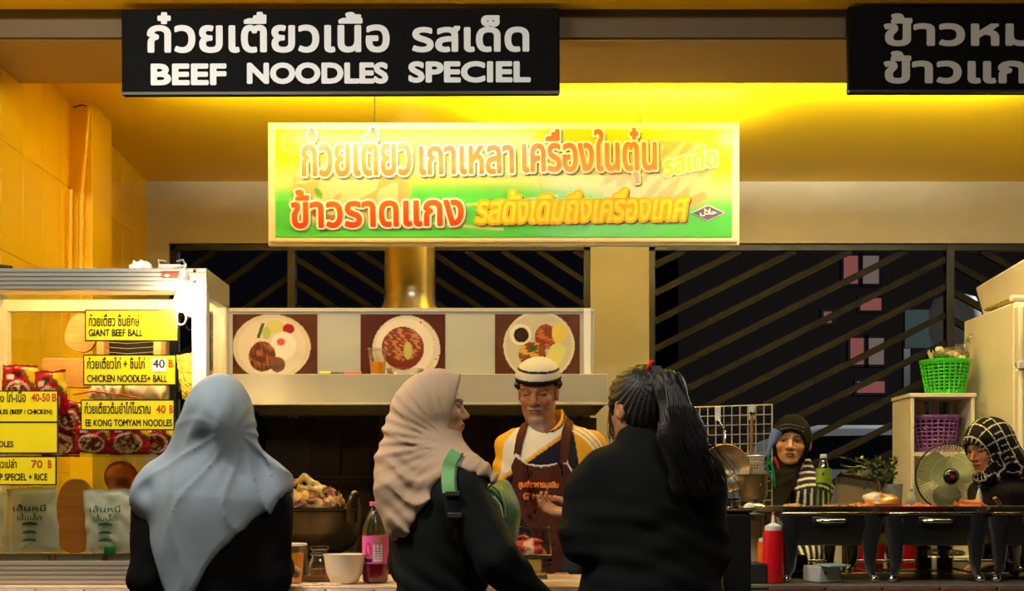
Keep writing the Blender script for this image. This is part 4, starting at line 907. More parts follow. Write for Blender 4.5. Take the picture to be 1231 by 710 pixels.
pan(chx[1]-.165, chx[1]+.05, 4.06, 4.56, ZP, 'red brown shallow food tray on the middle chafing dish, left half', M_redpan)
pan(chx[1]+.055, chx[1]+.185, 4.06, 4.56, ZP, 'steel food tray on the middle chafing dish under the red curry', M_pan)
pan(chx[2]-.15, chx[2]+.165, 4.06, 4.56, ZP, 'steel food tray on the chafing dish cut off by the frame', M_pan)
R_red = ((196, 70, 30), (150, 34, 16), (222, 120, 60)); R_or = ((236, 120, 30), (220, 90, 20), (246, 160, 60)); R_yel = ((224, 176, 70), (200, 140, 50), (236, 206, 120)); R_br = ((150, 84, 44), (110, 60, 34), (186, 120, 70))
for (px, w2, hh, pal, lab, Y) in ((952, .05, .018, R_yel, 'yellow fried food on the left tray', 4.2), (1006, .06, .018, R_br, 'brown stir fry in the middle of the left tray', 4.2), (1036, .045, .020, R_or, 'orange red food at the right end of the left tray', 4.18), (1166, .052, .036, R_red, 'mound of red curry in front of the fan', 4.2), (1104, .05, .020, R_or, 'flat orange pastry pieces on the red brown tray', 4.2)):
    c_ = P(px, 0, Y); o = heap('dish_food', lab, 'food', (c_.x, Y, ZP+.003), w2, .11, hh, pal, px, h=.005, amp=.007, kind='stuff')
c_ = P(1060, 598, 4.3)
o = lump('bread_bag', (c_.x-.1, 4.2, ZP), (c_.x+.1, 4.42, ZP+.09), .005, lambda Q: np.maximum(smin(ell(Q, (c_.x, 4.3, ZP+.025), (.062, .07, .036)), ell(Q, (c_.x-.03, 4.3, ZP+.045), (.028, .04, .022)), .02)+wr(Q, 50, .003, 4), ZP+.022-Q[2]),
         lambda V: np.where((V[:, 0] < c_.x-.022)[:, None] & (V[:, 2] > ZP+.04)[:, None], C(236, 226, 200), np.where((noise2(V[:, 0]*60, V[:, 2]*60, 1, 3) > .6)[:, None], C(250, 214, 130), C(230, 158, 50))), M_vcg, at=(c_.x, 4.3, ZP+.02)); tag(o, 'orange bread in a clear bag resting on the trays', 'bread')
# squeeze bottles, box, tissue pack, jars in front
def squeeze(c, r, h_, colr, label, capm):
    t = thing('squeeze_bottle', label, 'bottle', c)
    obj('bottle_body', MB().lathe([(r*.92, 0), (r, .004), (r*1.02, h_*.25), (r*.97, h_*.45), (r*.92, h_*.7), (r*.86, h_*.76)], c, 30), colr, t, smooth=True)
    obj('cap', MB().lathe([(r*.8, h_*.76), (r*.82, h_*.765), (r*.78, h_*.825), (r*.5, h_*.85), (r*.2, h_*.87), (r*.13, h_*.98), (r*.08, h_*.985)], c, 24), capm, t, smooth=True); return t
M_rp = mat('red plastic', (214, 16, 28), .35, coat=.3)
c = P(928, 698, 4.05); c = Vector((c.x, 4.03, ZCH)); t = squeeze(c, .034, .222, M_rp, 'red squeeze bottle with white nozzle on the counter', M_white)
obj('sauce_tip', MB().lathe([(.003, .218), (.0055, .221), (.004, .227), (.0005, .229)], c, 12), mat('chili sauce', (190, 70, 30), .4), t, smooth=True)
c = P(918, 0, 4.22); squeeze(Vector((c.x, 4.22, ZCH)), .022, .165, mat('orange plastic', (240, 104, 16), .4), 'orange squeeze bottle behind the red one', M_white)
a = P(903, 677, 4.0); b_ = P(922, 700, 4.0)
tag(obj('black_box', MB().box((.71, 4.0, ZCH), (b_.x, 4.14, a.z)), mat('black plastic box', (46, 46, 44), .4), at=(.79, 4.0, ZCH), bevel=.004), 'small black plastic box left of the red squeeze bottle', 'box')
a = P(970, 676, 4.0); b_ = P(1018, 700, 4.0); M = Matrix.Translation(((a.x+b_.x)/2, 4.07, 0)) @ Matrix.Rotation(.5, 4, 'Z')
t = thing('tissue_pack', 'white packet of tissues on the counter before the left chafing dish', 'tissue packet', ((a.x+b_.x)/2, 4.07, ZCH))
obj('packet_body', MB().box((-.045, -.04, ZCH), (.05, .04, ZCH+.055), M), mat('tissue packet film', (206, 206, 196), .35, vary=.1, vscale=40), t, bevel=.006)
obj('tissue_sheet', MB().box((-.04, -.034, ZCH+.055), (.052, .034, ZCH+.061), M @ Matrix.Rotation(.05, 4, 'X')), mat('pale green tissue', (170, 196, 180), .9), t, bevel=.002)
obj('round_mark', MB().lathe([(.006, 0), (.006, .001)], M @ Vector((-.02, -.041, ZCH+.032)), 12, Matrix.Rotation(.5, 4, 'Z') @ Matrix.Rotation(PI/2, 4, 'X')), mat('grey ink', (90, 90, 88), .6), t)
M_redb = mat('red bucket', (176, 10, 14), .4)
for (px, r, yy, lab) in ((1040, .075, 4.95, 'large red plastic bucket behind the left chafing dish'), (1088, .075, 4.98, 'large red plastic bucket behind the middle chafing dish')):
    c = P(px, 0, yy); t = thing('bucket', lab, 'bucket', (c.x, yy, .70), 'red buckets behind the chafing dishes')
    obj('bucket_wall', MB().lathe([(.0001, .0), (r*.8, 0), (r*.98, .26), (r*1.03, .265), (r*1.03, .275), (r*.95, .275), (r*.78, .01)], (c.x, yy, .70), 32), M_redb, t, smooth=True)
    obj('handle', MB().tube([(c.x+r*1.04*math.cos(a), yy, .96-.075*abs(math.sin(a))) for a in np.linspace(0, PI, 12)], .004, 6), M_chrome, t)
c = P(950, 690, 4.3); t = tag(obj('clay_pot', MB().lathe([(.0001, 0), (.03, 0), (.045, .03), (.046, .055), (.04, .07), (.036, .07), (.0001, .06)], (P(958, 0, 4.45).x, 4.48, ZCH), 24), mat('terracotta', (150, 84, 60), .8, vary=.2), at=(P(958, 0, 4.45).x, 4.48, ZCH), smooth=True), 'small terracotta pot under the left chafing dish', 'pot')
M_jarm = mat('jar contents', (120, 104, 60), .7, vary=.4, vscale=50)
for k, (px, yy, lab) in enumerate(((1110, 4.50, 'glass jar under the middle chafing dish, left one'), (1136, 4.50, 'glass jar under the middle chafing dish, right one'))):
    c = Vector((P(px, 0, yy).x, yy, ZCH)); t = thing('glass_jar', lab, 'jar', c, 'glass jars under the chafing dish')
    obj('jar_wall', MB().lathe([(.025, 0), (.030, .004), (.030, .075), (.024, .085), (.024, .09)], c, 24), G_plastic, t, smooth=True)
    obj('jar_contents', MB().lathe([(.0001, .003), (.027, .004), (.027, .06), (.0001, .062)], c, 20), M_jarm, t, smooth=True)
    obj('lid', MB().lathe([(.026, .088), (.027, .09), (.027, .100), (.0001, .101)], c, 22), M_dsteel, t, smooth=True)
a = P(1196, 690, 4.4)
t = tag(obj('green_tube', MB().tube([P(1198, 650, 4.3)+Vector((0, .2, .02)), P(1206, 668, 4.4), P(1216, 688, 4.4), P(1222, 690, 4.35)], .008, 10), mat('green hose', (20, 70, 44), .5), smooth=True), 'dark green hose end beside the right chafing dish', 'hose')
t = tag(obj('knife_handle', MB().tube([P(1196, 598, 4.1), P(1206, 612, 4.12)+Vector((0, 0, .002))], [.009, .007], 10, flat=.6), mat('brown handle', (110, 66, 54), .5), smooth=True), 'brown serving spoon handle sticking out of the right tray', 'spoon')
# tall black bin beside the dark haired customer
a = P(868, 612, 3.72); b_ = P(906, 712, 3.72)
t = thing('bin', 'tall narrow black bin at the counter beside the dark haired customer', 'bin', (.69, 3.76, 0))
obj('bin_body', MB().add([(.655, 3.70, 0), (b_.x-.01, 3.70, 0), (b_.x-.01, 3.83, 0), (.655, 3.83, 0), (.62, 3.69, a.z-.01), (b_.x-.012, 3.69, a.z-.01), (b_.x-.012, 3.84, a.z-.01), (.62, 3.84, a.z-.01)], [(0, 3, 2, 1), (4, 5, 6, 7), (0, 1, 5, 4), (1, 2, 6, 5), (2, 3, 7, 6), (3, 0, 4, 7)]), mat('black vinyl', (14, 14, 15), .6), t, bevel=.008)
obj('lid', MB().box((.617, 3.685, a.z-.010), (b_.x-.009, 3.843, a.z)), mat('black vinyl'), t, bevel=.004)

# ---------------------------------------------------------------- worktable behind the chafers
t = thing('work_table', 'steel worktable with a raised shelf behind the chafing dishes', 'table', (1.35, 4.85, 0))
obj('table_top', MB().box((.74, 4.76, .66), (1.95, 5.12, .69)), M_dsteel, t, bevel=.004)
obj('raised_shelf', MB().box((.74, 4.86, 1.03), (1.95, 5.12, 1.045)), M_dsteel, t, bevel=.002)
for xx in (.76, 1.3, 1.93):
    for yy in (4.79, 5.09): obj('leg', MB().tube([(xx, yy, 0), (xx, yy, .66)], .015, 8), M_dsteel, t)
    obj('upright', MB().tube([(xx, 5.09, .69), (xx, 5.09, 1.03)], .01, 8), M_dsteel, t); obj('upright', MB().tube([(xx, 4.88, .69), (xx, 4.88, 1.03)], .01, 8), M_dsteel, t)
obj('apron_cloth', MB().box((.76, 5.10, .05), (1.94, 5.112, .655)), M_shaded, t)
ZS = 1.046
# green soft drink bottle
p = P(990, 607, 5.0); c = Vector((p.x, 5.0, ZS))
b = bottle(c, .030, .285, 'clear green tinted bottle with white cap and green label behind the chafers', M_white, G_green, None, mat('lime label', (150, 180, 40), .5), .16, mat('yellow syrup', (206, 190, 60), .3), lz=(.60, .80), neck=.42)
obj('leaf_mark', MB().ell((c.x-.004, c.y-.0265, c.z+.205), (.011, .004, .012), 6), mat('green ink'), b, smooth=True)
# tilted tray
M_tray2 = mat('dull tray metal', (150, 132, 100), .35, metal=.7, vary=.2, vscale=7)
c = P(1030, 594, 4.93); R_ = Matrix.Translation(c) @ Matrix.Rotation(.16, 4, 'Y') @ Matrix.Rotation(-.5, 4, 'X')
mb = MB(); pts = []; w2, h2, rr = .088, .075, .02
for (sx_, sz_, a0) in ((1, 1, 0), (-1, 1, 90), (-1, -1, 180), (1, -1, 270)):
    for k in range(5): a = math.radians(a0+k*22.5); pts.append((sx_*(w2-rr)+rr*math.cos(a), sz_*(h2-rr)+rr*math.sin(a)))
n = len(pts); vs = []
for (k, y) in ((1, -.016), (.99, -.018), (.93, 0), (.93, .004), (1.0, -.012)): vs += [R_ @ Vector((x*k, y, z*k)) for x, z in pts]
fs = [(r*n+i, r*n+(i+1) % n, (r+1)*n+(i+1) % n, (r+1)*n+i) for r in range(4) for i in range(n)]+[tuple(range(2*n, 3*n))[::-1]]
t = obj('tilted_tray', mb.add(vs, fs), M_tray2, at=tuple(c-Vector((0, 0, .07))), smooth=True); tag(t, 'round cornered metal tray leaning behind the chafing dishes', 'tray')
# herbs in a pot
c = P(1070, 600, 5.02)
t = thing('herb_bucket', 'white plastic tub of leafy green herbs beside the fan', 'plant', (c.x, 5.02, ZS))
obj('tub', MB().lathe([(.0001, 0), (.034, 0), (.043, .16), (.045, .165), (.041, .165)], (P(1072, 0, 5.02).x, 5.02, ZS), 28), mat('tub plastic', (190, 190, 170), .5, vary=.3, vscale=18), t, smooth=True)
lf = MB(); st = MB(); rg = random.Random(3); b0 = Vector((P(1072, 0, 5.02).x, 5.02, ZS+.15)); pal = [lin((96, 116, 40)), lin((70, 92, 30)), lin((128, 140, 60)), lin((52, 70, 26))]
for k in range(34):
    tip = b0+Vector((rg.uniform(-.22, .035), rg.uniform(-.06, .06), rg.uniform(-.02, .125))); mid = b0.lerp(tip, .5)+Vector((0, 0, .035)); st.tube([b0, mid, tip], .0017, 4)
    for j in range(9):
        u = .3+.7*j/8; q = b0.lerp(mid, u*2) if u < .5 else mid.lerp(tip, u*2-1)
        d = Vector((rg.uniform(-1, 1), rg.uniform(-1, 1), rg.uniform(-.4, .8))).normalized()*rg.uniform(.022, .036); s_ = d.cross(Vector((rg.uniform(-1, 1), .4, 1))).normalized()*.0065
        lf.cc = rg.choice(pal); lf.add([q, q+d*.5+s_, q+d, q+d*.5-s_], [(0, 1, 2, 3)])
obj('leaves', lf, M_vc, t)['kind'] = 'stuff'; obj('stems', st, mat('herb stem', (90, 100, 40), .7), t)['kind'] = 'stuff'
# blue capped bottle right of the fan
c = P(1184, 600, 5.0)
b = bottle(Vector((c.x, 5.06, ZS)), .014, .16, 'small white bottle with blue cap right of the fan', mat('blue cap', (40, 90, 180), .4), mat('milk plastic', (210, 206, 180), .5))
c = P(1097, 600, 5.0); b = bottle(Vector((P(1096, 0, 5.05).x, 5.06, ZS)), .022, .15, 'small pale bottle between the herbs and the fan', M_white, mat('milk plastic'))

# ---------------------------------------------------------------- wire grid with utensils
YG = 5.0; M_wire = mat('pale coated wire', (206, 200, 176), .4, metal=.3)
gx0, gx1, gz0, gz1 = P(822, 0, YG).x, P(928, 0, YG).x, ZS+.02, P(0, 488, YG).z
t = thing('wire_grid', 'pale wire grid panel hung with pans and strainers', 'wire rack', ((gx0+gx1)/2, YG, ZS))
tl = .03                                                 # right side a touch higher, as in the photo
obj('frame', MB().tube([(gx0, YG, gz0), (gx1, YG, gz0), (gx1, YG, gz1+.006), (gx0, YG, gz1-.006)], .004, 8, closed=True), M_wire, t, smooth=True)
for k in range(1, 11): x = gx0+(gx1-gx0)*k/11; obj('wire', MB().tube([(x, YG, gz0), (x, YG, gz1-.006+.012*k/11)], .0022, 6), M_wire, t)
for k in range(1, 12): z = gz0+(gz1-gz0)*k/12; obj('wire', MB().tube([(gx0, YG-.004, z-.005), (gx1, YG-.004, z+.005)], .0022, 6), M_wire, t)
for x in (gx0+.03, gx1-.03): obj('foot', MB().tube([(x, YG, gz0), (x, YG, ZS+.001), (x, YG+.06, ZS+.004)], .004, 6), M_wire, t)
def hook(px, py):
    c = P(px, py, YG-.012); return obj('hook', MB().box((c.x-.011, YG-.016, c.z-.028), (c.x+.011, YG-.005, c.z+.026)).tube([(c.x, YG-.014, c.z-.02), (c.x, YG-.035, c.z-.024), (c.x, YG-.036, c.z-.008)], .003, 6), M_white, t, bevel=.003)
hook(829, 499); hook(863, 497); hook(904, 496)
def hung_pan(px, py, r, Y, label, rx=-.12):
    c = P(px, py, Y); M = Matrix.Rotation(PI/2+rx, 4, 'X')
    o = thing('frying_pan', label, 'pan', tuple(c-Vector((0, 0, r))))
    obj('bowl', MB().lathe([(.0001, -.028), (r*.3, -.028), (r*.62, -.024), (r*.7, -.018), (r*.97, .004), (r, .006), (r*.97, .009), (r*.7, -.012), (r*.62, -.018), (.0001, -.022)], c, 44, M), M_tray2, o, smooth=True)
    obj('boss_ring', MB().lathe([(r*.36, -.021), (r*.38, -.018), (r*.36, -.015), (r*.33, -.018)], c, 30, M), M_tray2, o, smooth=True)
    obj('handle', MB().tube([c+Vector((0, .002, r*.95)), c+Vector((.001, .004, r*1.5)), P(863, 503, YG-.03)], .003, 8), M_chrome, o, smooth=True); return o
hung_pan(872, 563, .098, YG-.085, 'round shallow steel pan hanging on the wire grid')
c = P(836, 570, YG-.04); o = thing('frying_pan', 'second steel pan on the grid, half hidden behind the long dark hair', 'pan', tuple(c-Vector((0, 0, .1))))
obj('bowl', MB().lathe([(.0001, -.02), (.06, -.018), (.1, .004), (.103, .008), (.06, -.012), (.0001, -.015)], c, 40, Matrix.Rotation(PI/2-.1, 4, 'X')), M_tray2, o, smooth=True)
obj('handle', MB().tube([c+Vector((0, 0, .1)), c+Vector((-.01, .0, .18)), P(829, 504, YG-.02)], .003, 8), M_chrome, o, smooth=True)
# noodle strainer with wooden handle
c = P(906, 570, YG-.06)
o = thing('noodle_strainer', 'wire noodle strainer with a long wooden handle, upside down in the pot', 'strainer', tuple(c-Vector((0, 0, .06))))
hb = P(903, 545, YG-.05); ht = P(904, 497, YG-.05)
obj('handle', MB().tube([hb, ht], .011, 10, flat=.6), mat('old wood', (136, 96, 50), .7, vary=.3, vscale=20, stretch=(8, 8, 1)), o, smooth=True)
obj('tied_cord', MB().tube([ht+Vector((.012*math.cos(a*3), -.013, .006*math.sin(a*5))) for a in np.linspace(0, 6, 22)], .003, 5), mat('straw cord', (176, 160, 90), .8), o)
mb = MB(); rt, rb, hh = .036, .026, .115; top = P(907, 548, YG-.06)
for k in range(20): a = 2*PI*k/20; mb.tube([top+Vector((rt*math.cos(a), rt*math.sin(a), 0)), top+Vector((rb*math.cos(a), rb*math.sin(a), -hh))], .0011, 4)
for k in range(12): u = k/11; r_ = rt+(rb-rt)*u; mb.tube([top+Vector((r_*math.cos(a), r_*math.sin(a), -hh*u)) for a in np.linspace(0, 2*PI, 17)[:-1]], .0011 if k else .003, 4, closed=True)
obj('basket_mesh', mb, M_wire, o)['kind'] = 'stuff'
c = P(905, 601, YG-.09)
o = thing('small_pot', 'small steel pot hooked on the grid with the noodle strainer in it', 'pot', tuple(c))
obj('pot_body', MB().lathe([(.0001, 0), (.045, .001), (.056, .02), (.058, .095), (.064, .10), (.064, .103), (.055, .10), (.053, .02), (.0001, .006)], c, 36), M_tray2, o, smooth=True)
obj('hook_handle', MB().tube([c+Vector((0, .058, .095)), c+Vector((0, .075, .13)), c+Vector((0, .084, .17)), c+Vector((0, .094, .165))], .004, 6), M_chrome, o, smooth=True)
obj('rivet', MB().ell(c+Vector((.02, -.057, .06)), (.004, .004, .006), 6), M_chrome, o, smooth=True)
# blue funnel, green and red handles
a = P(934, 517, YG-.05); b_ = P(921, 548, YG-.05)
tag(obj('blue_scoop', MB().tube([a, a.lerp(b_, .35), a.lerp(b_, .6), b_], [.024, .021, .010, .006], 10, flat=.9), mat('blue plastic', (110, 140, 196), .4), at=tuple(a), smooth=True), 'pale blue plastic scoop hanging at the edge of the grid', 'scoop')
M_gp = mat('green plastic', (20, 150, 84), .4)
tag(obj('green_scissors', MB().tube([P(924, 547, YG-.06), P(922, 560, YG-.06), P(926, 575, YG-.06), P(931, 585, YG-.06), P(930, 570, YG-.06), P(927, 556, YG-.06)], .0055, 8, closed=True), M_gp, smooth=True), 'green handled scissors hanging right of the wire grid', 'scissors')
tag(obj('red_scissors', MB().tube([P(930, 549, YG-.05), P(934, 557, YG-.05), P(936, 563, YG-.05)], [.007, .009, .006], 10, flat=.6), M_rp, smooth=True), 'red plastic handle beside the woman in the black headscarf', 'utensil')
# wok ring lid and egg at the left end
c = P(908, 607, 4.3); c.z = ZP+.001
o = thing('pot_lid', 'small domed steel lid behind the white egg', 'lid', (P(908, 0, 4.5).x, 4.5, 1.1))
q = Vector((P(908, 0, 4.5).x, 4.5, ZP+.0)); obj('dome', MB().lathe([(.052, 0), (.053, .002), (.046, .016), (.03, .026), (.008, .031), (.0001, .031)], q, 32), M_chrome, o, smooth=True); obj('knob', MB().lathe([(.004, .03), (.009, .036), (.008, .043), (.0001, .045)], q, 16), M_black, o, smooth=True)
tag(obj('boiled_egg', MB().ell((P(901, 0, 4.25).x, 4.25, ZP+.012), (.021, .018, .017), 10), mat('egg white', (240, 232, 200), .4), at=(P(901, 0, 4.25).x, 4.25, ZP), smooth=True), 'white boiled egg at the left end of the trays', 'egg')
o = thing('tray_stand', 'small steel stand with a shelf left of the chafing dishes', 'stand', (.82, 4.2, ZC))
obj('top', MB().box((.735, 4.16, ZP-.012), (.862, 4.62, ZP-.004)), M_steel, o, bevel=.002)
for (xx, yy) in ((.75, 4.2), (.75, 4.58), (.850, 4.2), (.850, 4.58)): obj('leg', MB().tube([(xx, yy, ZC), (xx, yy, ZP-.012)], .006, 8), M_steel, o)
a = P(890, 607, 4.22)
o = thing('tongs', 'steel tongs lying left of the egg', 'tongs', (a.x, 4.22, ZP)); obj('arm', MB().tube([(a.x-.04, 4.2, ZP+.006), (a.x+.05, 4.2, ZP+.004)], .004, 6), M_chrome, o, smooth=True); obj('arm', MB().tube([(a.x-.04, 4.2, ZP+.006), (a.x+.05, 4.225, ZP+.010)], .004, 6), M_chrome, o, smooth=True); obj('tip', MB().box((a.x-.05, 4.19, ZP+.001), (a.x-.035, 4.21, ZP+.016)), M_chrome, o, bevel=.002)
tag(obj('paper_bag', MB().box((P(893, 0, 4.35).x, 4.30, ZC+.001), (P(912, 0, 4.35).x, 4.42, ZP-.03)), mat('beige paper', (180, 160, 120), .8, vary=.2), at=(P(903, 0, 4.35).x, 4.36, ZC), bevel=.006), 'beige paper bag standing under the tray stand', 'bag')

# ---------------------------------------------------------------- fan
YF = 5.45; c = P(1138, 573, YF); rf = 40/FPX*YF
t = thing('desk_fan', 'round green bladed table fan facing the customers', 'fan', (c.x, YF+.03, 1.045-.12))
M_cage = mat('fan cage wire', (176, 178, 140), .4, metal=.3); M_blade = mat('green fan blade', (120, 138, 84), .3, vary=.05)
def ringpt(r, y, k, n=64): a = 2*PI*k/n; return c+Vector((r*math.cos(a), y, r*math.sin(a)))
obj('rim_ring', MB().tube([ringpt(rf, -.03, k) for k in range(64)], .004, 8, closed=True), M_black, t, smooth=True)
obj('inner_ring', MB().tube([ringpt(rf*.55, -.058, k) for k in range(48)], .0015, 6, closed=True) if False else MB().tube([c+Vector((rf*.6*math.cos(a), -.056, rf*.6*math.sin(a))) for a in np.linspace(0, 2*PI, 49)[:-1]], .0015, 6, closed=True), M_cage, t, smooth=True)
for k in range(72):
    a = 2*PI*k/72; a2 = a+.25
    obj('guard_wire', MB().tube([c+Vector((rf*.25*math.cos(a), -.062, rf*.25*math.sin(a))), c+Vector((rf*.7*math.cos((a+a2)/2), -.056, rf*.7*math.sin((a+a2)/2))), c+Vector((rf*math.cos(a2), -.03, rf*math.sin(a2)))], .0013, 4), M_cage, t)
mb = MB()
for k in range(48): a = 2*PI*k/48; mb.tube([c+Vector((rf*.2*math.cos(a), .05, rf*.2*math.sin(a))), c+Vector((rf*.8*math.cos(a), .045, rf*.8*math.sin(a))), c+Vector((rf*math.cos(a), -.03, rf*math.sin(a)))], .0013, 4)
obj('rear_guard', mb, M_cage, t)['kind'] = 'stuff'
obj('hub', MB().lathe([(.0001, .072), (.024, .070), (.034, .06), (.036, .03)], c, 32, Matrix.Rotation(PI/2, 4, 'X')), mat('fan hub black', (20, 18, 18), .2, coat=.5), t, smooth=True)
obj('hub_badge', MB().lathe([(.010, .0725), (.010, .0735), (.0001, .074)], c, 18, Matrix.Rotation(PI/2, 4, 'X')), mat('red badge', (150, 30, 40), .4), t)
for k in range(3):
    vs = []; fs = []; n1, n2 = 9, 9; base = k*2*PI/3+.5
    for i in range(n1):
        r = rf*(.18+.70*i/(n1-1)); sp = .62*math.sin(PI*(.25+.62*i/(n1-1)))+.28
        for j in range(n2): a = base+(j/(n2-1)-.5)*2*sp*.95; vs.append(c+Vector((r*math.cos(a), -.012+.03*(j/(n2-1)-.5)*2*.6, r*math.sin(a))))
    vs += [v+Vector((0, .003, 0)) for v in vs]; N = n1*n2
    for i in range(n1-1):
        for j in range(n2-1): q = (i*n2+j, i*n2+j+1, (i+1)*n2+j+1, (i+1)*n2+j); fs += [q, tuple(x+N for x in q[::-1])]
    obj('blade', MB().add(vs, fs), M_blade, t, smooth=True)
obj('motor_housing', MB().lathe([(.0001, -.13), (.03, -.125), (.045, -.09), (.045, -.05), (.03, -.045)], c, 26, Matrix.Rotation(PI/2, 4, 'X')), M_black, t, smooth=True)
obj('stand', MB().tube([(c.x, YF+.09, c.z-.03), (c.x, YF+.09, .95), (c.x, YF+.06, .93)], .014, 10), M_black, t, smooth=True)
obj('base', MB().lathe([(.0001, 0), (.09, 0), (.1, .01), (.09, .02), (.02, .03), (.0001, .03)], (c.x, YF+.06, .905), 30), M_black, t, smooth=True)
tag(obj('side_cabinet', MB().box((c.x-.2, YF-.1, 0), (c.x+.12, YF+.2, .904)), M_cream, at=(c.x, YF, 0), bevel=.004), 'low cream cabinet the fan stands on', 'cabinet')

# ---------------------------------------------------------------- shelf unit, baskets, fridge, foam box
YSH = 5.75; a = P(1095, 600, YSH); b_ = P(1172, 477, YSH); M_shelf = mat('cream shelf board', (226, 214, 176), .55, vary=.05)
t = thing('shelf_unit', 'cream open shelf unit behind the fan', 'shelf', ((a.x+b_.x)/2, YSH, 0))
x0, x1, zt_ = a.x, b_.x, b_.z; th = .016; D_ = .28
obj('side_panel', MB().box((x0, YSH, 0), (x0+th, YSH+D_, zt_)), M_shelf, t, bevel=.002); obj('side_panel', MB().box((x1-th, YSH, 0), (x1, YSH+D_, zt_)), M_shelf, t, bevel=.002)
obj('top', MB().box((x0-.006, YSH-.006, zt_), (x1+.006, YSH+D_, zt_+.018)), M_shelf, t, bevel=.002)
zs2 = P(0, 543, YSH).z
obj('shelf_board', MB().box((x0+th, YSH+.004, zs2-.018), (x1-th, YSH+D_-.01, zs2)), M_shelf, t); obj('shelf_board', MB().box((x0+th, YSH+.004, zs2-.5), (x1-th, YSH+D_-.01, zs2-.482)), M_shelf, t)
obj('back_panel', MB().box((x0+th, YSH+D_-.012, 0), (x1-th, YSH+D_-.002, zs2-.019)), M_shelf, t)
for k in range(3): x = x0+th+(x1-x0-2*th)*(.28*k+.06); obj('back_slat', MB().box((x, YSH+D_-.012, zs2), (x+.045, YSH+D_-.002, zt_)), M_shelf, t)
def basket(c, rt, rb, hh, m, label, nz=9, na=26, rim=.006):
    o = thing('basket', label, 'basket', tuple(c), 'plastic baskets on the shelf unit')
    obj('rim', MB().lathe([(rt*1.02, hh-.016), (rt*1.05, hh-.01), (rt*1.06, hh), (rt*.98, hh), (rt*.98, hh-.014)], c, 36), m, o, smooth=True)
    obj('base', MB().lathe([(.0001, 0), (rb, .0), (rb*1.03, .012), (rb*.95, .012), (.0001, .004)], c, 36), m, o, smooth=True)
    mb = MB()
    for k in range(na): a = 2*PI*k/na; mb.tube([c+Vector((rb*math.cos(a), rb*math.sin(a), .006)), c+Vector((rt*math.cos(a), rt*math.sin(a), hh-.008))], .0042, 4)
    for k in range(nz): u = (k+.5)/nz; r_ = rb+(rt-rb)*u; mb.tube([c+Vector((r_*math.cos(a), r_*math.sin(a), .01+(hh-.022)*u)) for a in np.linspace(0, 2*PI, 27)[:-1]], .0038, 4, closed=True)
    obj('lattice', mb, m, o)['kind'] = 'stuff'; return o
cx_ = P(1136, 0, YSH+.14).x; cg = Vector((cx_, YSH+.14, zt_+.019))
basket(cg, .112, .085, .165, mat('bright green plastic', (60, 190, 40), .4), 'bright green plastic basket on top of the shelf unit')
cp = Vector(((x0+x1)/2, YSH+.13, zs2+.001)); basket(cp, .118, .09, .172, mat('violet plastic', (136, 84, 150), .4), 'violet plastic basket inside the shelf unit', nz=8)
o = heap('red_onions', 'reddish onions filling the violet basket', 'onions', (cp.x, cp.y, cp.z+.01), .08, .08, .10, ((150, 84, 84), (116, 56, 62), (176, 110, 90)), 12, h=.008, amp=.02, kind='stuff')
# ginger in a plastic bag
rg = random.Random(5)
for k in range(7):
    q = cg+Vector((rg.uniform(-.03, .09), rg.uniform(-.05, .03), .172+rg.uniform(0, .03))); d = Vector((rg.uniform(-1, 1), rg.uniform(-.4, .4), rg.uniform(-.3, .5))).normalized()*.035
    o = obj('ginger_root', MB().tube([q-d, q-d*.4+Vector((0, 0, .006)), q+d*.3, q+d], [.011, .020, .018, .011], 10), mat('ginger skin', (222, 204, 140), .6, vary=.15, vscale=30), at=tuple(q), smooth=True)
    tag(o, 'pale ginger root, '+('front left', 'left end', 'behind the front ones', 'right end', 'topmost', 'middle front', 'far right, half under another')[k]+' of the green basket heap', 'ginger', 'ginger roots heaped in the green basket')
q = cg+Vector((.03, 0, .185)); o = lump('clear_bag', (q.x-.13, q.y-.1, q.z-.06), (q.x+.14, q.y+.1, q.z+.14), .008, lambda Q: smin(np.abs(ell(Q, (q.x, q.y, q.z+.004), (.085, .062, .036))+wr(Q, 40, .004, 2))-.004, np.abs(cone(Q, q+Vector((.05, 0, .02)), q+Vector((.095, 0, .10)), .02, .006)+wr(Q, 60, .002, 3))-.004, .004), None, G_plastic, at=tuple(q)); tag(o, 'clear plastic bag with its twisted end over the ginger', 'bag')
q = cg+Vector((-.06, 0, .16)); mb = MB()
for k in range(9): d = Vector((rg.uniform(-.5, .2), rg.uniform(-.3, .3), 1)).normalized()*rg.uniform(.04, .065); mb.tube([q, q+d], [.005, .002], 6)
tag(obj('lemongrass', mb, mat('dry stalk', (206, 190, 130), .7), at=tuple(q)), 'short pale lemongrass stalks at the left of the green basket', 'lemongrass', kind='stuff')
# fridge, turned a little
M_fr = mat('old cream enamel', (232, 222, 184), .4, vary=.05, vscale=3)
fx, fy = 2.208, 5.49; fz = P(0, 362, fy).z
t = thing('fridge', 'tall cream refrigerator seen along its side, right of the shelf unit', 'refrigerator', (fx, fy, 0))
obj('cabinet', MB().box((fx, fy, 0), (fx+.6, 6.10, fz)), M_fr, t, bevel=.012)
zd = P(0, 440, 5.42).z
obj('door', MB().box((fx-.004, 5.42, .1), (fx+.6, 5.488, zd-.004)), M_fr, t, bevel=.014)
obj('upper_door', MB().box((fx-.006, 5.415, zd+.004), (fx+.6, 5.488, fz-.02)), M_fr, t, bevel=.016)
obj('hinge', MB().box((fx-.012, 5.405, zd-.012), (fx+.02, 5.43, zd+.02)), M_white, t, bevel=.003)
q = P(1228, 428, 5.41)
s = obj('poster_sticker', MB().box((fx+.02, 5.411, zd+.03), (fx+.12, 5.4145, zd+.22)), mat('sky blue sticker', (120, 196, 206), .5), t)
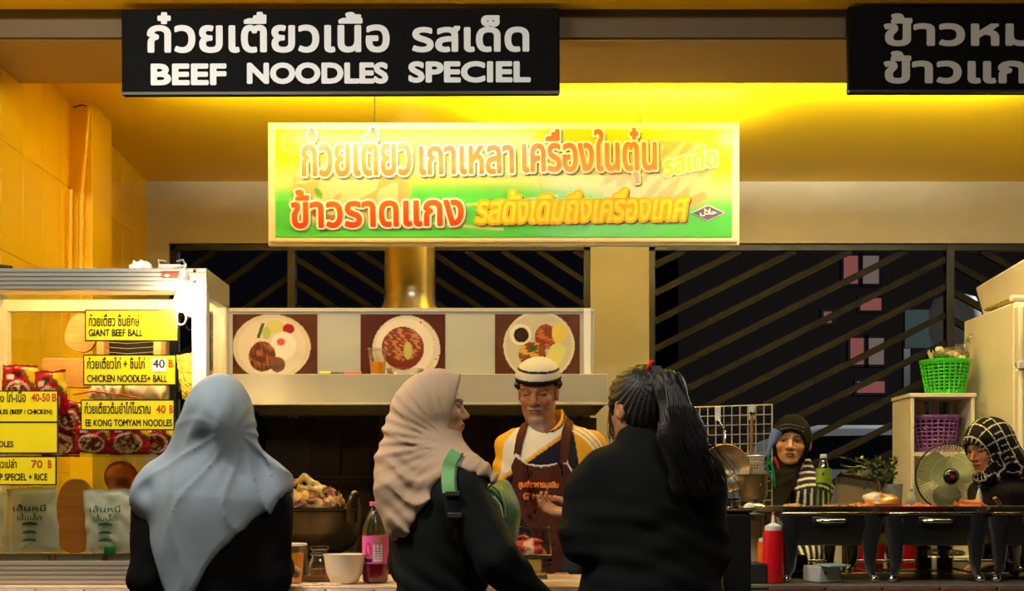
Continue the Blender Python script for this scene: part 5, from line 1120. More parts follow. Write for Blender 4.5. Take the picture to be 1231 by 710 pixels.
obj('sticker_mark', MB().box((fx+.035, 5.4095, zd+.06), (fx+.07, 5.4112, zd+.13)), M_white, s)
t = thing('foam_box', 'cream polystyrene box tilted on top of the refrigerator', 'box', (2.3, 5.8, fz))
mb = MB().add([(2.30, 6.08, fz+.002), (2.30, 5.25, fz+.03), (2.8, 5.25, fz+.03), (2.8, 6.08, fz+.002), (2.262, 6.10, fz+.165), (2.262, 5.22, fz+.21), (2.85, 5.22, fz+.21), (2.85, 6.10, fz+.165)], [(0, 1, 2, 3)[::-1], (4, 7, 6, 5)[::-1], (0, 4, 5, 1)[::-1], (1, 5, 6, 2)[::-1], (2, 6, 7, 3)[::-1], (3, 7, 4, 0)[::-1]])
obj('box_body', mb, mat('polystyrene', (234, 222, 190), .8, vary=.05, bump=.1, bscale=80), t, bevel=.012)
c = P(1180, 396, 5.8)
a = Vector((2.225, 5.86, fz+.012))
mb = MB()
for k in range(6): mb.tube([a+Vector((rg.uniform(-.01, .03), rg.uniform(-.02, .02), rg.uniform(-.005, .01))), a+Vector((.005, -.17, rg.uniform(0, .014))), a+Vector((.01+k*.004, -.30, rg.uniform(0, .016)))], [.006, .010, .008], 7)
tag(obj('newspaper_bundle', mb, mat('dirty yellow paper', (170, 150, 84), .8, vary=.4, vscale=40), at=tuple(a), smooth=True), 'crumpled yellowish paper bundle wedged under the foam box', 'paper')
q = Vector((2.22, 5.47, fz+.0)); tag(obj('paper_roll', MB().tube([(2.20, 5.50, fz+.016), (2.29, 5.52, fz+.016)], .014, 14), M_white, at=tuple(q), smooth=True), 'white rolled paper on the refrigerator door top', 'paper roll')
# ---------------------------------------------------------------- people
def head_sdf(Q, c, yaw, pitch=0, roll=0, s=1, fat=1.0, nose=1.0):
    R = rot(Q, c, yaw, pitch, roll, s); X = np.abs(R[0]); M = [X, R[1], R[2]]
    d = ell(R, (0, -.012, .032), (.076*fat, .095, .084))
    d = smin(d, ell(R, (0, .022, -.030), (.060*fat, .066, .078)), .03)
    d = smin(d, ell(R, (0, .045, -.082), (.034*fat, .034, .027)), .028)
    d = smin(d, cone(M, (.052*fat, -.005, -.05), (.02, .05, -.088), .016, .014), .02)
    d = smin(d, ell(M, (.040*fat, .060, -.022), (.022, .020, .020)), .018)
    d = smin(d, cone(M, (.046, .070, .026), (.012, .087, .021), .008, .009), .012)
    d = smax(d, -ell(M, (.031, .102, .006), (.019, .018, .011)), .010)
    d = smin(d, ell(M, (.031, .073, .005), (.0155, .0125, .0105)), .004)
    n = cone(R, (0, .080, .014), (0, .100+.006*nose, -.026), .0075, .0105*nose)
    n = smin(n, ell(M, (.012*nose, .094, -.031), (.0085, .010, .0075)), .006); d = smin(d, n, .008)
    d = smin(d, ell(R, (0, .076, -.058), (.026, .018, .018)), .012)
    d = smin(d, ell(R, (0, .091, -.0535), (.0215, .0085, .0052)), .005)
    d = smin(d, ell(R, (0, .089, -.064), (.018, .0090, .0060)), .005)
    d = smax(d, -ell(R, (0, .101, -.0588), (.023, .0065, .0016)), .003)
    d = smin(d, ell(R, (0, .072, -.094), (.018, .016, .014)), .014)
    e = ell(M, (.079*fat, -.012, -.004), (.009, .021, .033)); e = smax(e, -ell(M, (.092*fat, -.006, -.004), (.010, .011, .018)), .005); d = smin(d, e, .006)
    return d*s
def head_col(V, c, yaw, pitch, roll, s, base, lip=(150, 84, 70), brow=(40, 28, 22), old=False, closed=False):
    R = rot([V[:, 0], V[:, 1], V[:, 2]], c, yaw, pitch, roll, s); x, y, z = R; ax = np.abs(x); col = np.tile(C(*base), (len(V), 1))
    front = y > .045
    col = col*(1+.05*noise2(x*30, z*30, 2, 4))[:, None]
    bl = np.exp(-(((ax-.042)/.02)**2+((z+.025)/.018)**2))*front; col = col*(1-.25*bl[:, None])+C(196, 110, 84)*.25*bl[:, None]
    def put(m, k, a=1.0):
        nonlocal col; col = np.where(m[:, None], col*(1-a)+C(*k)*a, col)
    zb = .0265-.35*np.maximum(ax-.03, 0)**1.2-.25*np.maximum(.024-ax, 0); put(front & (np.abs(z-zb) < .0042*(1-.4*(ax > .04))) & (ax > .012) & (ax < .052), brow, .85)
    put(front & ((((ax-.031)/.0165)**2+((z-.0055)/.0085)**2) < 1), (96, 60, 44), .55)
    if closed: put(front & (np.abs(z-.001+6*(ax-.031)**2) < .0020) & (np.abs(ax-.031) < .015), (30, 18, 14))
    else:
        eye = front & ((((ax-.031)/.0140)**2+((z-.0042)/.0040)**2) < 1); put(eye, (150, 134, 118)); put(eye & ((((x-np.sign(x)*.031-.001)/.0062)**2+((z-.005)/.0066)**2) < 1), (22, 14, 12))
        put(front & (np.abs(z-.0098+5*(ax-.031)**2) < .0017) & (np.abs(ax-.031) < .0155), (20, 12, 10))
    put((y > .07) & ((((x)/.0225)**2+((z+.0585)/.0105)**2) < 1), lip, .8); put((y > .07) & (np.abs(z+.0588) < .0016) & (ax < .021), (60, 28, 22))
    put((y > .09) & ((((ax-.007)/.0035)**2+((z+.0385)/.0028)**2) < 1), (50, 26, 18), .8)
    if old:
        g = noise2(x*200, z*200, 1, 2)
        put((y > .06) & (np.abs(z+.046+.25*ax) < .0065) & (ax < .032) & (g > -.9), (150, 144, 136), .8)
        put((y > .03) & (z < -.064) & (g > -.1), (140, 124, 108), .45); put((y > .05) & (z < -.085) & (ax < .03), (176, 168, 158), .5)
        put(front & (np.abs(z+.012-.5*(ax-.03)) < .002) & (ax > .018) & (ax < .05), (70, 40, 28), .4); put(front & (np.abs((ax-.026)-(-.024-z)*.5) < .002) & (z < -.028) & (z > -.062), (70, 40, 28), .55)
    return col
def torso_sdf(Q, c, yaw, zt, w_=1.0, dp=1.0, belly=1.0, off=0, low=True):
    R = rot(Q, (c[0], c[1], 0), yaw)
    d = ell(R, (0, 0, zt-.17), (.160*w_, .112*dp, .215)); d = smin(d, ell(R, (0, .012, zt-.40), (.145*w_*belly, .118*dp*belly, .20)), .07)
    if low: d = smin(d, ell(R, (0, -.01, zt-.62), (.172*w_, .130*dp, .18)), .08)
    d = smin(d, cone(R, (-.125*w_, -.01, zt-.055), (.125*w_, -.01, zt-.055), .052, .052), .05)
    d = smin(d, cone(R, (0, -.015, zt-.02), (0, -.005, zt+.05), .062, .052), .04)
    return d-off
def arm_sdf(Q, a, b, c, r=(.058, .046, .030), k=.02):
    return smin(cone(Q, a, b, r[0], r[1]), cone(Q, b, c, r[1], r[2]), k)
def hand_segs(w_, d, n, s=1.0, curl=.5, side=1, spread=.05):
    """wrist point, finger direction, palm normal -> tapering bones (a, b, ra, rb)"""
    d = Vector(d).normalized(); n = Vector(n); n = (n-d*n.dot(d)).normalized(); x = d.cross(n)*side; w_ = Vector(w_); o = []
    for xo, r in ((-.026, .013), (-.009, .014), (.009, .014), (.025, .012)): o.append((w_+x*xo*.6*s, w_+(x*xo+d*.075)*s, .014*s, r*.92*s))
    for i, (xo, L) in enumerate(((-.030, .062), (-.011, .076), (.009, .080), (.028, .073))):
        p = w_+(x*xo+d*(.078+.004*(i in (1, 2))))*s; a = curl*(.5+.12*i); dd = d+x*(xo*spread*20); dd.normalize()
        for L_, r0, r1 in ((L*.45, .0092, .0084), (L*.32, .0084, .0076), (L*.25, .0076, .0062)):
            v = (dd*math.cos(a)+n*math.sin(a))*L_*s; o.append((p, p+v, r0*s, r1*s)); p = p+v; a += curl
    p = w_+(x*.026+d*.02)*s; q = p+(x*.026+d*.026+n*.016)*s; r_ = q+(x*.004+d*.030+n*.012)*s; e = r_+(-x*.004+d*.022+n*.006)*s
    return o+[(p, q, .014*s, .0105*s), (q, r_, .0105*s, .009*s), (r_, e, .009*s, .007*s)]
def segs_sdf(Q, segs, k=.0045):
    d = None
    for a, b, ra, rb in segs:
        e = cone(Q, a, b, ra, rb); d = e if d is None else smin(d, e, k)
    return d
def joinm(parts):
    V, F, Cc, n = [], [], [], 0
    for v, f, c in parts: V.append(v); F.append(f+n); Cc.append(c); n += len(v)
    return np.concatenate(V), np.concatenate(F), np.concatenate(Cc)
def person(label, base, skin, head, headopt, body, hands, group=None):
    """ONE body mesh: fine head, fine hands, coarse body under the clothes"""
    c, yaw, pitch, roll, s = head; hc = Vector(c); R3 = .15
    kw = {k: v for k, v in headopt.items() if k in ('fat', 'nose')}; ko = {k: v for k, v in headopt.items() if k not in kw}
    neck = headopt.get('neck'); ko.pop('neck', None)
    fh = lambda Q: smin(head_sdf(Q, c, yaw, pitch, roll, s, **kw), cone(Q, Vector(c)+Vector((0, 0, -.05)), neck, .054*s, .058), .03)
    v, f = nets(fh, (c[0]-R3, c[1]-R3, min(c[2]-.16, neck[2])), (c[0]+R3, c[1]+R3, c[2]+.14), .0032)
    parts = [(v, f, head_col(v, c, yaw, pitch, roll, s, skin, **ko))]
    for hs in hands:
        pts = np.array([p for sg in hs for p in (sg[0], sg[1])]); v, f = nets(lambda Q: segs_sdf(Q, hs), pts.min(0)-.022, pts.max(0)+.022, .003)
        cc = np.tile(C(*skin), (len(v), 1)); 
        for sg in hs:                                   # nails and knuckle creases
            e = np.array(sg[1]); dd = np.linalg.norm(v-e, axis=1); cc = np.where((dd < sg[3]*1.06)[:, None] & (sg[3] < .0075), cc*.7+C(226, 168, 150)*.3, cc)
        parts.append((v, f, cc))
    fn, lo, hi = body; v, f = nets(fn, lo, hi, .014); parts.append((v, f, np.tile(C(*skin), (len(v), 1))))
    V, F, Cc = joinm(parts); o = np_mesh('person', V, F, Cc, M_skin, at=base); return tag(o, label, 'person', group)
def garment(name, parent, fn, lo, hi, h, col, m=None, label=None):
    V, F = nets(fn, lo, hi, h); c = col(V) if callable(col) else np.tile(C(*col), (len(V), 1))
    o = np_mesh(name, V, F, c, m or M_cloth, parent)
    if label: o['label'] = label
    return o
def fan_folds(Q, A, k, amp, warp=1.0, seed=0, r0=.10, sharp=1.0):
    """cloth folds that fan out from the gathering point A (x, z)"""
    dx, dz = Q[0]-A[0], Q[2]-A[1]; th = np.arctan2(dz, dx); th = np.where(th < -1.2, th+2*PI, th); r = np.hypot(dx, dz); rr = np.random.default_rng(seed).random(6)*6
    ph = k*th+warp*(1.1*np.sin(r*9+rr[0])+.5*np.sin(r*17+2*th+rr[1]))+.35*np.sin(Q[1]*20+rr[2])
    a = np.abs(np.sin(ph))**sharp; b = np.abs(np.sin(ph*.43+rr[3])); return amp*np.clip(r/r0, 0, 1)*(.62-a*.75-b*.5+.25*np.sin(ph*1.9+rr[4]))
def polyd(px, py, poly):                                # signed distance to a polygon
    n = len(poly); d = np.full(px.shape, 1e9); s = np.ones(px.shape)
    for i in range(n):
        ax_, ay = poly[i]; bx, by = poly[i-1]; ex, ey = bx-ax_, by-ay; wx, wy = px-ax_, py-ay
        t = np.clip((wx*ex+wy*ey)/(ex*ex+ey*ey), 0, 1); d = np.minimum(d, (wx-ex*t)**2+(wy-ey*t)**2)
        c1 = py >= ay; c2 = py < by; c3 = ex*wy > ey*wx; fl = (c1 & c2 & c3) | (~c1 & ~c2 & ~c3); s = np.where(fl, -s, s)
    return s*np.sqrt(d)
def legs(name, parent, cx_, cy_, yaw, zt, col, w_=1.0, skirt=False):
    zh = zt-.62
    def fn(Q):
        R = rot(Q, (cx_, cy_, 0), yaw); X = [np.abs(R[0]), R[1], R[2]]
        d = ell(R, (0, -.01, zh+.02), (.178*w_, .137, .15))
        d = smin(d, cone(X, (.085*w_, 0, zh-.02), (.09*w_, .01, zh*.52), .088*w_, .062), .03); return smin(d, cone(X, (.09*w_, .01, zh*.52), (.095*w_, -.01, .06), .064, .05), .02)
    return garment(name, parent, fn, (cx_-.3, cy_-.25, .02), (cx_+.3, cy_+.25, zh+.16), .014, col)
def shoes(parent, cx_, cy_, yaw, w_=1.0):
    for s_ in (-1, 1):
        M = Matrix.Translation((cx_, cy_, 0)) @ Matrix.Rotation(yaw, 4, 'Z'); obj('shoe', MB().ell(M @ Vector((s_*.095*w_, .05, .035)), (.045, .12, .034), 8, Matrix.Rotation(yaw, 4, 'Z')), M_black, parent, smooth=True)
def hollow_face(R, d, rx, rz, zc, yb):                   # opening of a headscarf, in head coordinates
    e = np.sqrt((R[0]/rx)**2+((R[2]-zc)/rz)**2)-1; e = e*min(rx, rz); return smax(d, -smax(e, yb-R[1], .01), .006)

# ---- customer in the grey headscarf
Y1 = 3.5; hc = Vector((P(266, 0, Y1).x, Y1, 1.378)); bc = Vector((P(262, 0, Y1).x, Y1-.01, 0)); zt1 = 1.20
shl, shr = Vector((P(190, 606, Y1).x, Y1, 1.128)), Vector((P(323, 606, Y1).x, Y1, 1.128))
ell_, elr = Vector((P(184, 676, Y1).x, Y1-.02, .93)), Vector((P(325, 676, Y1).x, Y1-.02, .93)); wl, wr_ = Vector((P(200, 0, Y1).x, 3.74, .945)), Vector((P(318, 0, Y1).x, 3.74, .945))
hs = [hand_segs(wl+Vector((0, .02, 0)), (.3, 1, .02), (0, 0, -1), 1, .25, 1), hand_segs(wr_+Vector((0, .02, 0)), (-.3, 1, .02), (0, 0, -1), 1, .25, -1)]
def body1(Q, off=0): return smin(torso_sdf(Q, bc, 0, zt1, .98, 1, 1.02), smin(arm_sdf(Q, shl, ell_, wl, (.056, .05, .034)), arm_sdf(Q, shr, elr, wr_, (.056, .05, .034)), .01), .03)-off
def bodyfn(b, cx_, cy_, yaw, zt, w_=1):
    def fn(Q):
        R = rot(Q, (cx_, cy_, 0), yaw); X = [np.abs(R[0]), R[1], R[2]]; zh = zt-.62
        l = smin(cone(X, (.085*w_, 0, zh), (.09*w_, .01, zh*.52), .075, .05), cone(X, (.09*w_, .01, zh*.52), (.095*w_, -.01, .05), .05, .036), .02); return smin(b(Q, -.02), l, .03)
    return (fn, (cx_-.42, cy_-.42, .0), (cx_+.42, cy_+.42, zt+.08))
p1 = person('customer in a grey headscarf and black top, back to the camera', (bc.x, bc.y, 0), (206, 160, 124), (hc, 0, -.12, 0, .95), dict(neck=(hc.x, Y1-.01, zt1-.04)), bodyfn(body1, bc.x, bc.y, 0, zt1), hs)
def nz(Q, s, a, seed=0):
    r = np.random.default_rng(seed); o = 0
    for k in range(4): n = r.normal(size=3)*s; o = o+np.sin(Q[0]*n[0]+Q[1]*n[1]+Q[2]*n[2]+k*1.7)
    return o*a/2
garment('blouse', p1, lambda Q: body1(Q, .012)+nz(Q, 22, .004, 3)+nz(Q, 55, .0015, 5), (bc.x-.34, 3.28, .52), (bc.x+.34, 3.88, 1.28), .008, (16, 16, 17))
legs('skirt', p1, bc.x, bc.y, 0, zt1, (20, 20, 22)); shoes(p1, bc.x, bc.y, 0)
A1 = (P(292, 0, Y1).x, P(0, 520, Y1).z); k1 = Y1/FPX
def scarf1(Q):
    R = rot(Q, hc, 0, -.12, 0, .95)
    d = ell(R, (0, -.012, .012), (.092, .118, .118)); d = smin(d, ell(R, (.008, -.085, -.03), (.05, .055, .06)), .06)
    d = smin(d, cone(Q, hc+Vector((0, -.01, -.07)), (hc.x-.012, Y1-.02, zt1-.05), .080, .13), .06)
    d = smin(d, cone(Q, hc+Vector((-.02, -.02, -.02)), Vector((P(198, 0, Y1).x, Y1-.01, zt1-.02)), .072, .065), .07); d = smin(d, cone(Q, hc+Vector((.025, -.02, -.05)), Vector((P(318, 0, Y1).x, Y1-.01, zt1-.04)), .062, .06), .05)
    cape = torso_sdf(Q, bc+Vector((-.006, -.005, 0)), 0, zt1+.005, 1.10, 1.16, .98, .018, low=False)
    cape = smin(cape, cone(Q, shl+Vector((0, 0, .03)), shr+Vector((0, 0, .03)), .078, .078), .04); d = smin(d, cape, .07)
    px = (Q[0])/k1+CX; py = HY-(Q[2]-CZ)/k1
    edge = np.maximum(py-(591+(350-px)*1.10+8*np.sin(px*.06)), py-(600+(px-160)*2.05))*k1*.62
    edge = np.where(Q[1] > Y1+.02, (1.10-Q[2]), edge)
    d = smax(d, edge, .012)
    d = hollow_face(R, d, .062, .082, -.012, .03)
    f = fan_folds(Q, A1, 5.2, .016, .7, 3, .12, .8)+fan_folds(Q, (A1[0]-.03, A1[1]+.19), 8.5, .010, .8, 9, .2, .8)
    dent = -.016*np.exp(-(((Q[0]-P(186, 0, Y1).x)/.022)**2+((Q[2]-P(0, 588, Y1).z)/.03)**2)); wgt = np.clip((hc.z+.06-Q[2])/.16, .10, 1)
    return d-f*wgt-dent*(Q[1] < Y1)
garment('headscarf', p1, scarf1, (bc.x-.31, 3.24, .86), (bc.x+.31, 3.74, 1.53), .0058, lambda V: C(144, 156, 166)*(1+.02*noise2(V[:, 0]*3, V[:, 2]*3, 3, 1))[:, None])

# ---- customer in the beige headscarf, in profile
Y2 = 3.66; s2 = .90; k2 = Y2/FPX; hc = Vector((P(522, 0, Y2).x, Y2, P(0, 491, Y2).z)); yw = -1.52; bc = Vector((P(528, 0, Y2).x, Y2-.02, 0)); zt2 = P(0, 560, Y2).z; by = -.75
hl = rot([np.array([0.])]*3, (0, 0, 0), 0)
shn = P(556, 596, 3.52); shf = P(495, 600, 3.80); eln = P(597, 672, 3.46); wrn = P(648, 722, 3.62); elf = P(492, 680, 3.84); wrf = P(540, 684, 3.9)
hs = [hand_segs(wrn+Vector((.012, .02, 0)), (.8, .6, -.1), (0, 0, -1), 1, .3, 1), hand_segs(wrf+Vector((.01, .01, 0)), (1, .3, 0), (0, 0, -1), 1, .3, -1)]
def body2(Q, off=0): return smin(torso_sdf(Q, bc, by, zt2, .92, 1, .95), smin(arm_sdf(Q, shn, eln, wrn, (.058, .046, .034)), arm_sdf(Q, shf, elf, wrf, (.055, .046, .032)), .005), .03)-off
p2 = person('customer in a beige headscarf and dark coat, in profile with a green backpack strap', (bc.x, bc.y, 0), (196, 148, 108), (hc, yw, .02, 0, s2), dict(neck=(hc.x-.02, Y2, zt2-.03), nose=.9, lip=(146, 82, 70)), bodyfn(body2, bc.x, bc.y, by, zt2), hs)
garment('coat', p2, lambda Q: body2(Q, .014)+nz(Q, 22, .004, 13)+.0035*np.sin(Q[0]*55+Q[2]*50+3*np.sin(Q[2]*14))*np.clip((1.06-Q[2])/.12, 0, 1), (bc.x-.30, 3.26, .45), (bc.x+.48, 4.02, zt2+.07), .008, (22, 26, 27))
legs('skirt', p2, bc.x, bc.y, by, zt2, (20, 22, 24)); shoes(p2, bc.x, bc.y, by)
A2 = (P(549, 0, Y2).x, P(0, 541, Y2).z)
def W2(px, py, dy=0): return P(px, py, Y2)+Vector((0, dy, 0))
def scarf2(Q):
    R = rot(Q, hc, yw, .02, 0, s2)
    d = ell(R, (0, .002, .010), (.094, .126, .116)); d = smin(d, cone(R, (0, .02, .070), (0, .075, .064), .052, .048), .03)
    d = smin(d, cone(Q, W2(500, 505), W2(495, 562), .088, .105), .05)
    d = smin(d, cone(Q, W2(494, 560), W2(484, 598), .100, .082), .04); d = smin(d, cone(Q, W2(488, 590, -.05), W2(488, 622, -.07), .085, .058), .03)
    d = smin(d, cone(Q, W2(520, 548), W2(538, 562), .075, .075), .04); d = smin(d, cone(Q, W2(545, 566, -.05), W2(575, 578, -.09), .072, .055), .03)
    d = smin(d, torso_sdf(Q, bc, by, zt2+.004, 1.03, 1.12, 1, .018, low=False), .035)
    px = Q[0]/k2+CX; py = HY-(Q[2]-CZ)/k2
    low = np.where(px < 545, 652-(px-488)*(px > 488)*1.62-np.abs(px-474)*(px < 474)*1.6, 560+(px-545)*.45)
    d = smax(d, (py-low)*k2*.6, .010)
    front = R[1]-(.064+.24*R[2]); d = np.where(R[2] > -.075, smax(d, front*s2, .004), d)
    d = hollow_face(R, d, .068, .088, -.004, .022)
    f = fan_folds(Q, A2, 8.5, .0135, .6, 5, .10, .75)+fan_folds(Q, (A2[0], A2[1]+.02), 19, .006, .8, 7, .14)
    f = f*np.where(R[2] > -.09, np.clip((.05-R[1])/.05, .1, 1), 1)
    bl = np.clip((A2[1]+.01-Q[2])/.05, 0, 1); ph = (Q[2]-3.2*(Q[0]-W2(512, 0).x)**2+.012*np.sin(Q[0]*40))*92
    f = f*(1-.75*bl)+bl*np.clip((Q[0]-P(462, 0, Y2).x)/.05, .25, 1)*(.010*(.5-np.abs(np.sin(ph*.42+.4*np.sin(ph*.23)))**.7)+.003*np.sin(ph*1.3+Q[0]*15))
    return d-f*np.clip((np.hypot(Q[0]-A2[0], Q[2]-A2[1])-.03)/.10, 0, 1)*np.clip((hc.z+.10-Q[2])/.08, .05, 1)
garment('headscarf', p2, scarf2, (P(440, 0, Y2).x, 3.42, .98), (P(625, 0, Y2).x, 3.92, 1.56), .0055, lambda V: C(184, 155, 128)*(1+.02*noise2(V[:, 0]*3, V[:, 2]*3, 3, 1))[:, None])
R_ = lambda x, y, z: hc+Matrix.Rotation(yw, 3, 'Z') @ Vector((x, y, z))*s2
# backpack
bp = thing('backpack', 'green backpack with black strap buckles on the beige headscarf customer', 'backpack', tuple(P(600, 620, 3.84)))
def strap(name, pts, w_, th, m, up=None):
    return obj(name, MB().tube(pts, w_, 12, flat=th/w_, up=up or Vector((1, 0, 0))), m, bp, smooth=True)
M_gst = mat('green webbing', (112, 166, 104), .85, bump=.4, bscale=300); M_bst = mat('black webbing', (20, 20, 20), .7)
bvh = BVHTree.FromObject([c for c in p2.children if c.name.startswith('coat')][0], bpy.context.evaluated_depsgraph_get())
bv2 = BVHTree.FromObject([c for c in p2.children if c.name.startswith('headscarf')][-1], bpy.context.evaluated_depsgraph_get())
def onsurf(px, py, lift=.008):
    p = P(px, py, 3.6); d = (p-Vector((0, 0, CZ))).normalized(); best = None
    for b in (bvh, bv2):
        h = b.ray_cast(Vector((0, 0, CZ))-p2.location, d)
        if h[0] is not None and (best is None or h[3] < best): best = h[3]
    return Vector((0, 0, CZ))+d*((best if best else 3.62)-lift)
def ribbon(name, path, w_, m, lift=.008, th=.006, n=18):
    """cloth band laid over the shoulder: path of pixel points, real width w_"""
    pts = []
    for i in range(len(path)-1):
        for k in range(n//(len(path)-1)): u = k/(n//(len(path)-1)); pts.append((path[i][0]*(1-u)+path[i+1][0]*u, path[i][1]*(1-u)+path[i+1][1]*u))
    pts.append(path[-1]); C3 = [onsurf(x, y, lift) for x, y in pts]
    for _ in range(3): C3 = [C3[0]]+[(C3[i-1]+C3[i]*2+C3[i+1])/4 for i in range(1, len(C3)-1)]+[C3[-1]]
    vs = []; m_ = len(C3)
    for i, c in enumerate(C3):
        t = (C3[min(i+1, m_-1)]-C3[max(i-1, 0)]).normalized(); s_ = t.cross(Vector((0, 1, 0))).normalized(); nn = s_.cross(t)
        if nn.y > 0: nn = -nn
        for a, b in ((-1, 0), (-.9, 1), (.9, 1), (1, 0), (.9, -1), (-.9, -1)): vs.append(c+s_*a*w_/2+nn*b*th/2)
    fs = [(i*6+k, i*6+(k+1) % 6, (i+1)*6+(k+1) % 6, (i+1)*6+k) for i in range(m_-1) for k in range(6)]+[tuple(range(6))[::-1], tuple((m_-1)*6+k for k in range(6))]
    return obj(name, MB().add(vs, fs), m, bp, smooth=True)
ribbon('shoulder_strap', [(549, 544), (541, 556), (539, 575), (541, 592)], .042, M_gst, .010, .010)
ribbon('strap_edge', [(556, 545), (549, 557), (547, 575), (549, 592)], .006, mat('dark green piping', (50, 84, 54), .8), .014, .006)
ribbon('webbing', [(541, 588), (543, 610), (546, 626)], .036, M_bst, .008, .006); ribbon('loose_webbing', [(546, 624), (552, 650), (556, 672)], .016, M_bst, .005, .003)
for (x, y) in ((544, 593), (547, 619)):
    q = onsurf(x, y, .014); obj('buckle', MB().box(q+Vector((-.020, -.006, -.007)), q+Vector((.020, .004, .007))), mat('buckle plastic', (60, 60, 58), .35), bp, bevel=.002)
def packf(Q): return smin(ell(Q, P(604, 622, 3.86), (.055, .10, .115)), ell(Q, P(588, 600, 3.80), (.045, .06, .05)), .03)+nz(Q, 40, .003, 4)
V, F = nets(packf, np.array(P(600, 620, 3.86))-[.14, .14, .16], np.array(P(600, 620, 3.86))+[.14, .14, .16], .006)
np_mesh('pack_body', V, F, None, mat('pale green nylon', (86, 118, 80), .6, bump=.3, bscale=120), bp)
obj('top_handle', MB().tube([P(584, 590, 3.74), P(590, 582, 3.73), P(600, 590, 3.74), P(606, 606, 3.75), P(607, 622, 3.76)], .008, 8, flat=.5), M_gst, bp, smooth=True)
obj('top_handle', MB().tube([P(588, 600, 3.73), P(594, 597, 3.72), P(601, 606, 3.73), P(605, 622, 3.74)], .006, 8, flat=.5), mat('pale webbing', (190, 206, 176), .8), bp, smooth=True)

# ---- dark haired customer with a ponytail
Y3 = 3.56; k3 = Y3/FPX; hc = Vector((P(767, 0, Y3).x, Y3, P(0, 492, Y3).z)); bc = Vector((P(783, 0, Y3).x, Y3-.01, 0)); zt3 = P(0, 545, Y3).z; yw = .62
def W3(px, py, dy=0): return P(px, py, Y3)+Vector((0, dy, 0))
shl = W3(712, 590); ell3 = W3(705, 646, -.03); wl = P(698, 618, 3.80); shr = W3(839, 592); elr = W3(848, 664, .0); wr3 = P(812, 686, 3.80)
hs = [hand_segs(wl+Vector((-.01, .01, .0)), (-.92, .30, .12), (.15, -.3, .95), .92, .55, 1), hand_segs(wr3+Vector((-.01, .01, 0)), (-.8, .5, 0), (0, 0, -1), .9, .3, -1), ]
wx = P(722, 616, 3.86); hs.append(hand_segs(wx, (-1, -.1, .1), (0, .3, -1), .86, .55, -1))
def body3(Q, off=0): return smin(torso_sdf(Q, bc, .12, zt3, 1.15, 1.2, 1.16), smin(arm_sdf(Q, shl, ell3, wl, (.068, .062, .040)), arm_sdf(Q, shr, elr, wr3, (.066, .054, .036)), .01), .035)-off
p3 = person('stout customer with a long black ponytail and a black shirt, back to the camera', (bc.x, bc.y, 0), (190, 130, 92), (hc, yw, -.10, 0, .98), dict(neck=(hc.x+.02, Y3-.02, zt3-.05)), bodyfn(body3, bc.x, bc.y, .12, zt3, 1.2), hs)
def fold3(Q):
    w = np.clip((1.20-Q[2])/.12, 0, 1); return w*(.0032*np.sin(Q[2]*62+2.2*np.sin(Q[0]*9+1)+1.2*np.sin(Q[0]*23))+.0022*np.sin(Q[2]*105+Q[0]*30+2*np.sin(Q[0]*13)))*(Q[1] < Y3)
garment('shirt', p3, lambda Q: np.maximum(smin(body3(Q, .013), cone(Q, (hc.x+.03, Y3-.03, zt3-.06), (hc.x+.015, Y3-.02, zt3+.045), .078, .066), .03), -cone(Q, (hc.x+.03, Y3-.03, zt3-.02), (hc.x+.015, Y3-.02, zt3+.1), .058, .060))+nz(Q, 20, .003, 23)+fold3(Q), (bc.x-.42, 3.20, .45), (bc.x+.40, 3.92, zt3+.09), .008, (20, 22, 23))
legs('trousers', p3, bc.x, bc.y, .12, zt3, (18, 18, 20), 1.2); shoes(p3, bc.x, bc.y, .12)
def ptail(Q):
    d = cone(Q, W3(778, 444, -.050), W3(799, 470, -.120), .013, .038, .8); d = smin(d, cone(Q, W3(799, 468, -.12), W3(811, 525, -.155), .038, .060, .5), .03)
    d = smin(d, cone(Q, W3(812, 522, -.155), W3(832, 582, -.165), .056, .040, .5), .03); d = smin(d, cone(Q, W3(800, 525, -.16), W3(806, 588, -.17), .042, .020, .45), .02); return smin(d, cone(Q, W3(828, 555, -.16), W3(856, 580, -.14), .032, .014, .5), .02)
def hair3(Q):
    R = rot(Q, hc, yw, -.10, 0, .98); x, y, z = R
    d = ell(R, (0, -.016, .030), (.088, .108, .098)); d = smin(d, ell(R, (0, -.055, -.03), (.062, .052, .055)), .04)
    d = smax(d, -smax(smax(y-.15, .058-y-.55*(z-.02), .01), z-.062, .01), .01)                # open at the face
    d = smax(d, -ell(R, (-.088, .012, -.030), (.036, .034, .045)), .01); d = smax(d, -ell(R, (.088, .012, -.030), (.036, .034, .045)), .01)
    st = .0016*np.sin((np.arctan2(Q[0]-W3(781, 0).x, Q[2]-W3(0, 443).z))*46+3*np.sin(Q[1]*40))+.0012*np.sin((np.arctan2(Q[0]-W3(781, 0).x, Q[2]-W3(0, 443).z))*90)
    t = ptail(Q)+.0022*np.sin((Q[0]-(W3(781, 0).x)-(W3(0, 441).z-Q[2])*.32)*330+2*np.sin(Q[2]*20))+.0016*np.sin((Q[0]-(W3(0, 441).z-Q[2])*.28)*610+Q[2]*12)
    return smin(d+st, t, .012)
M_hair = mat('black hair', (18, 14, 13), .5, spec=.45, coat=0, vary=.3, vscale=60, stretch=(3, 3, .4))
garment('hair', p3, hair3, (W3(715, 0).x, 3.32, W3(0, 605).z), (W3(885, 0).x, 3.72, W3(0, 428).z), .0042, (20, 16, 15), M_hair)
rg = random.Random(11); mb = MB()
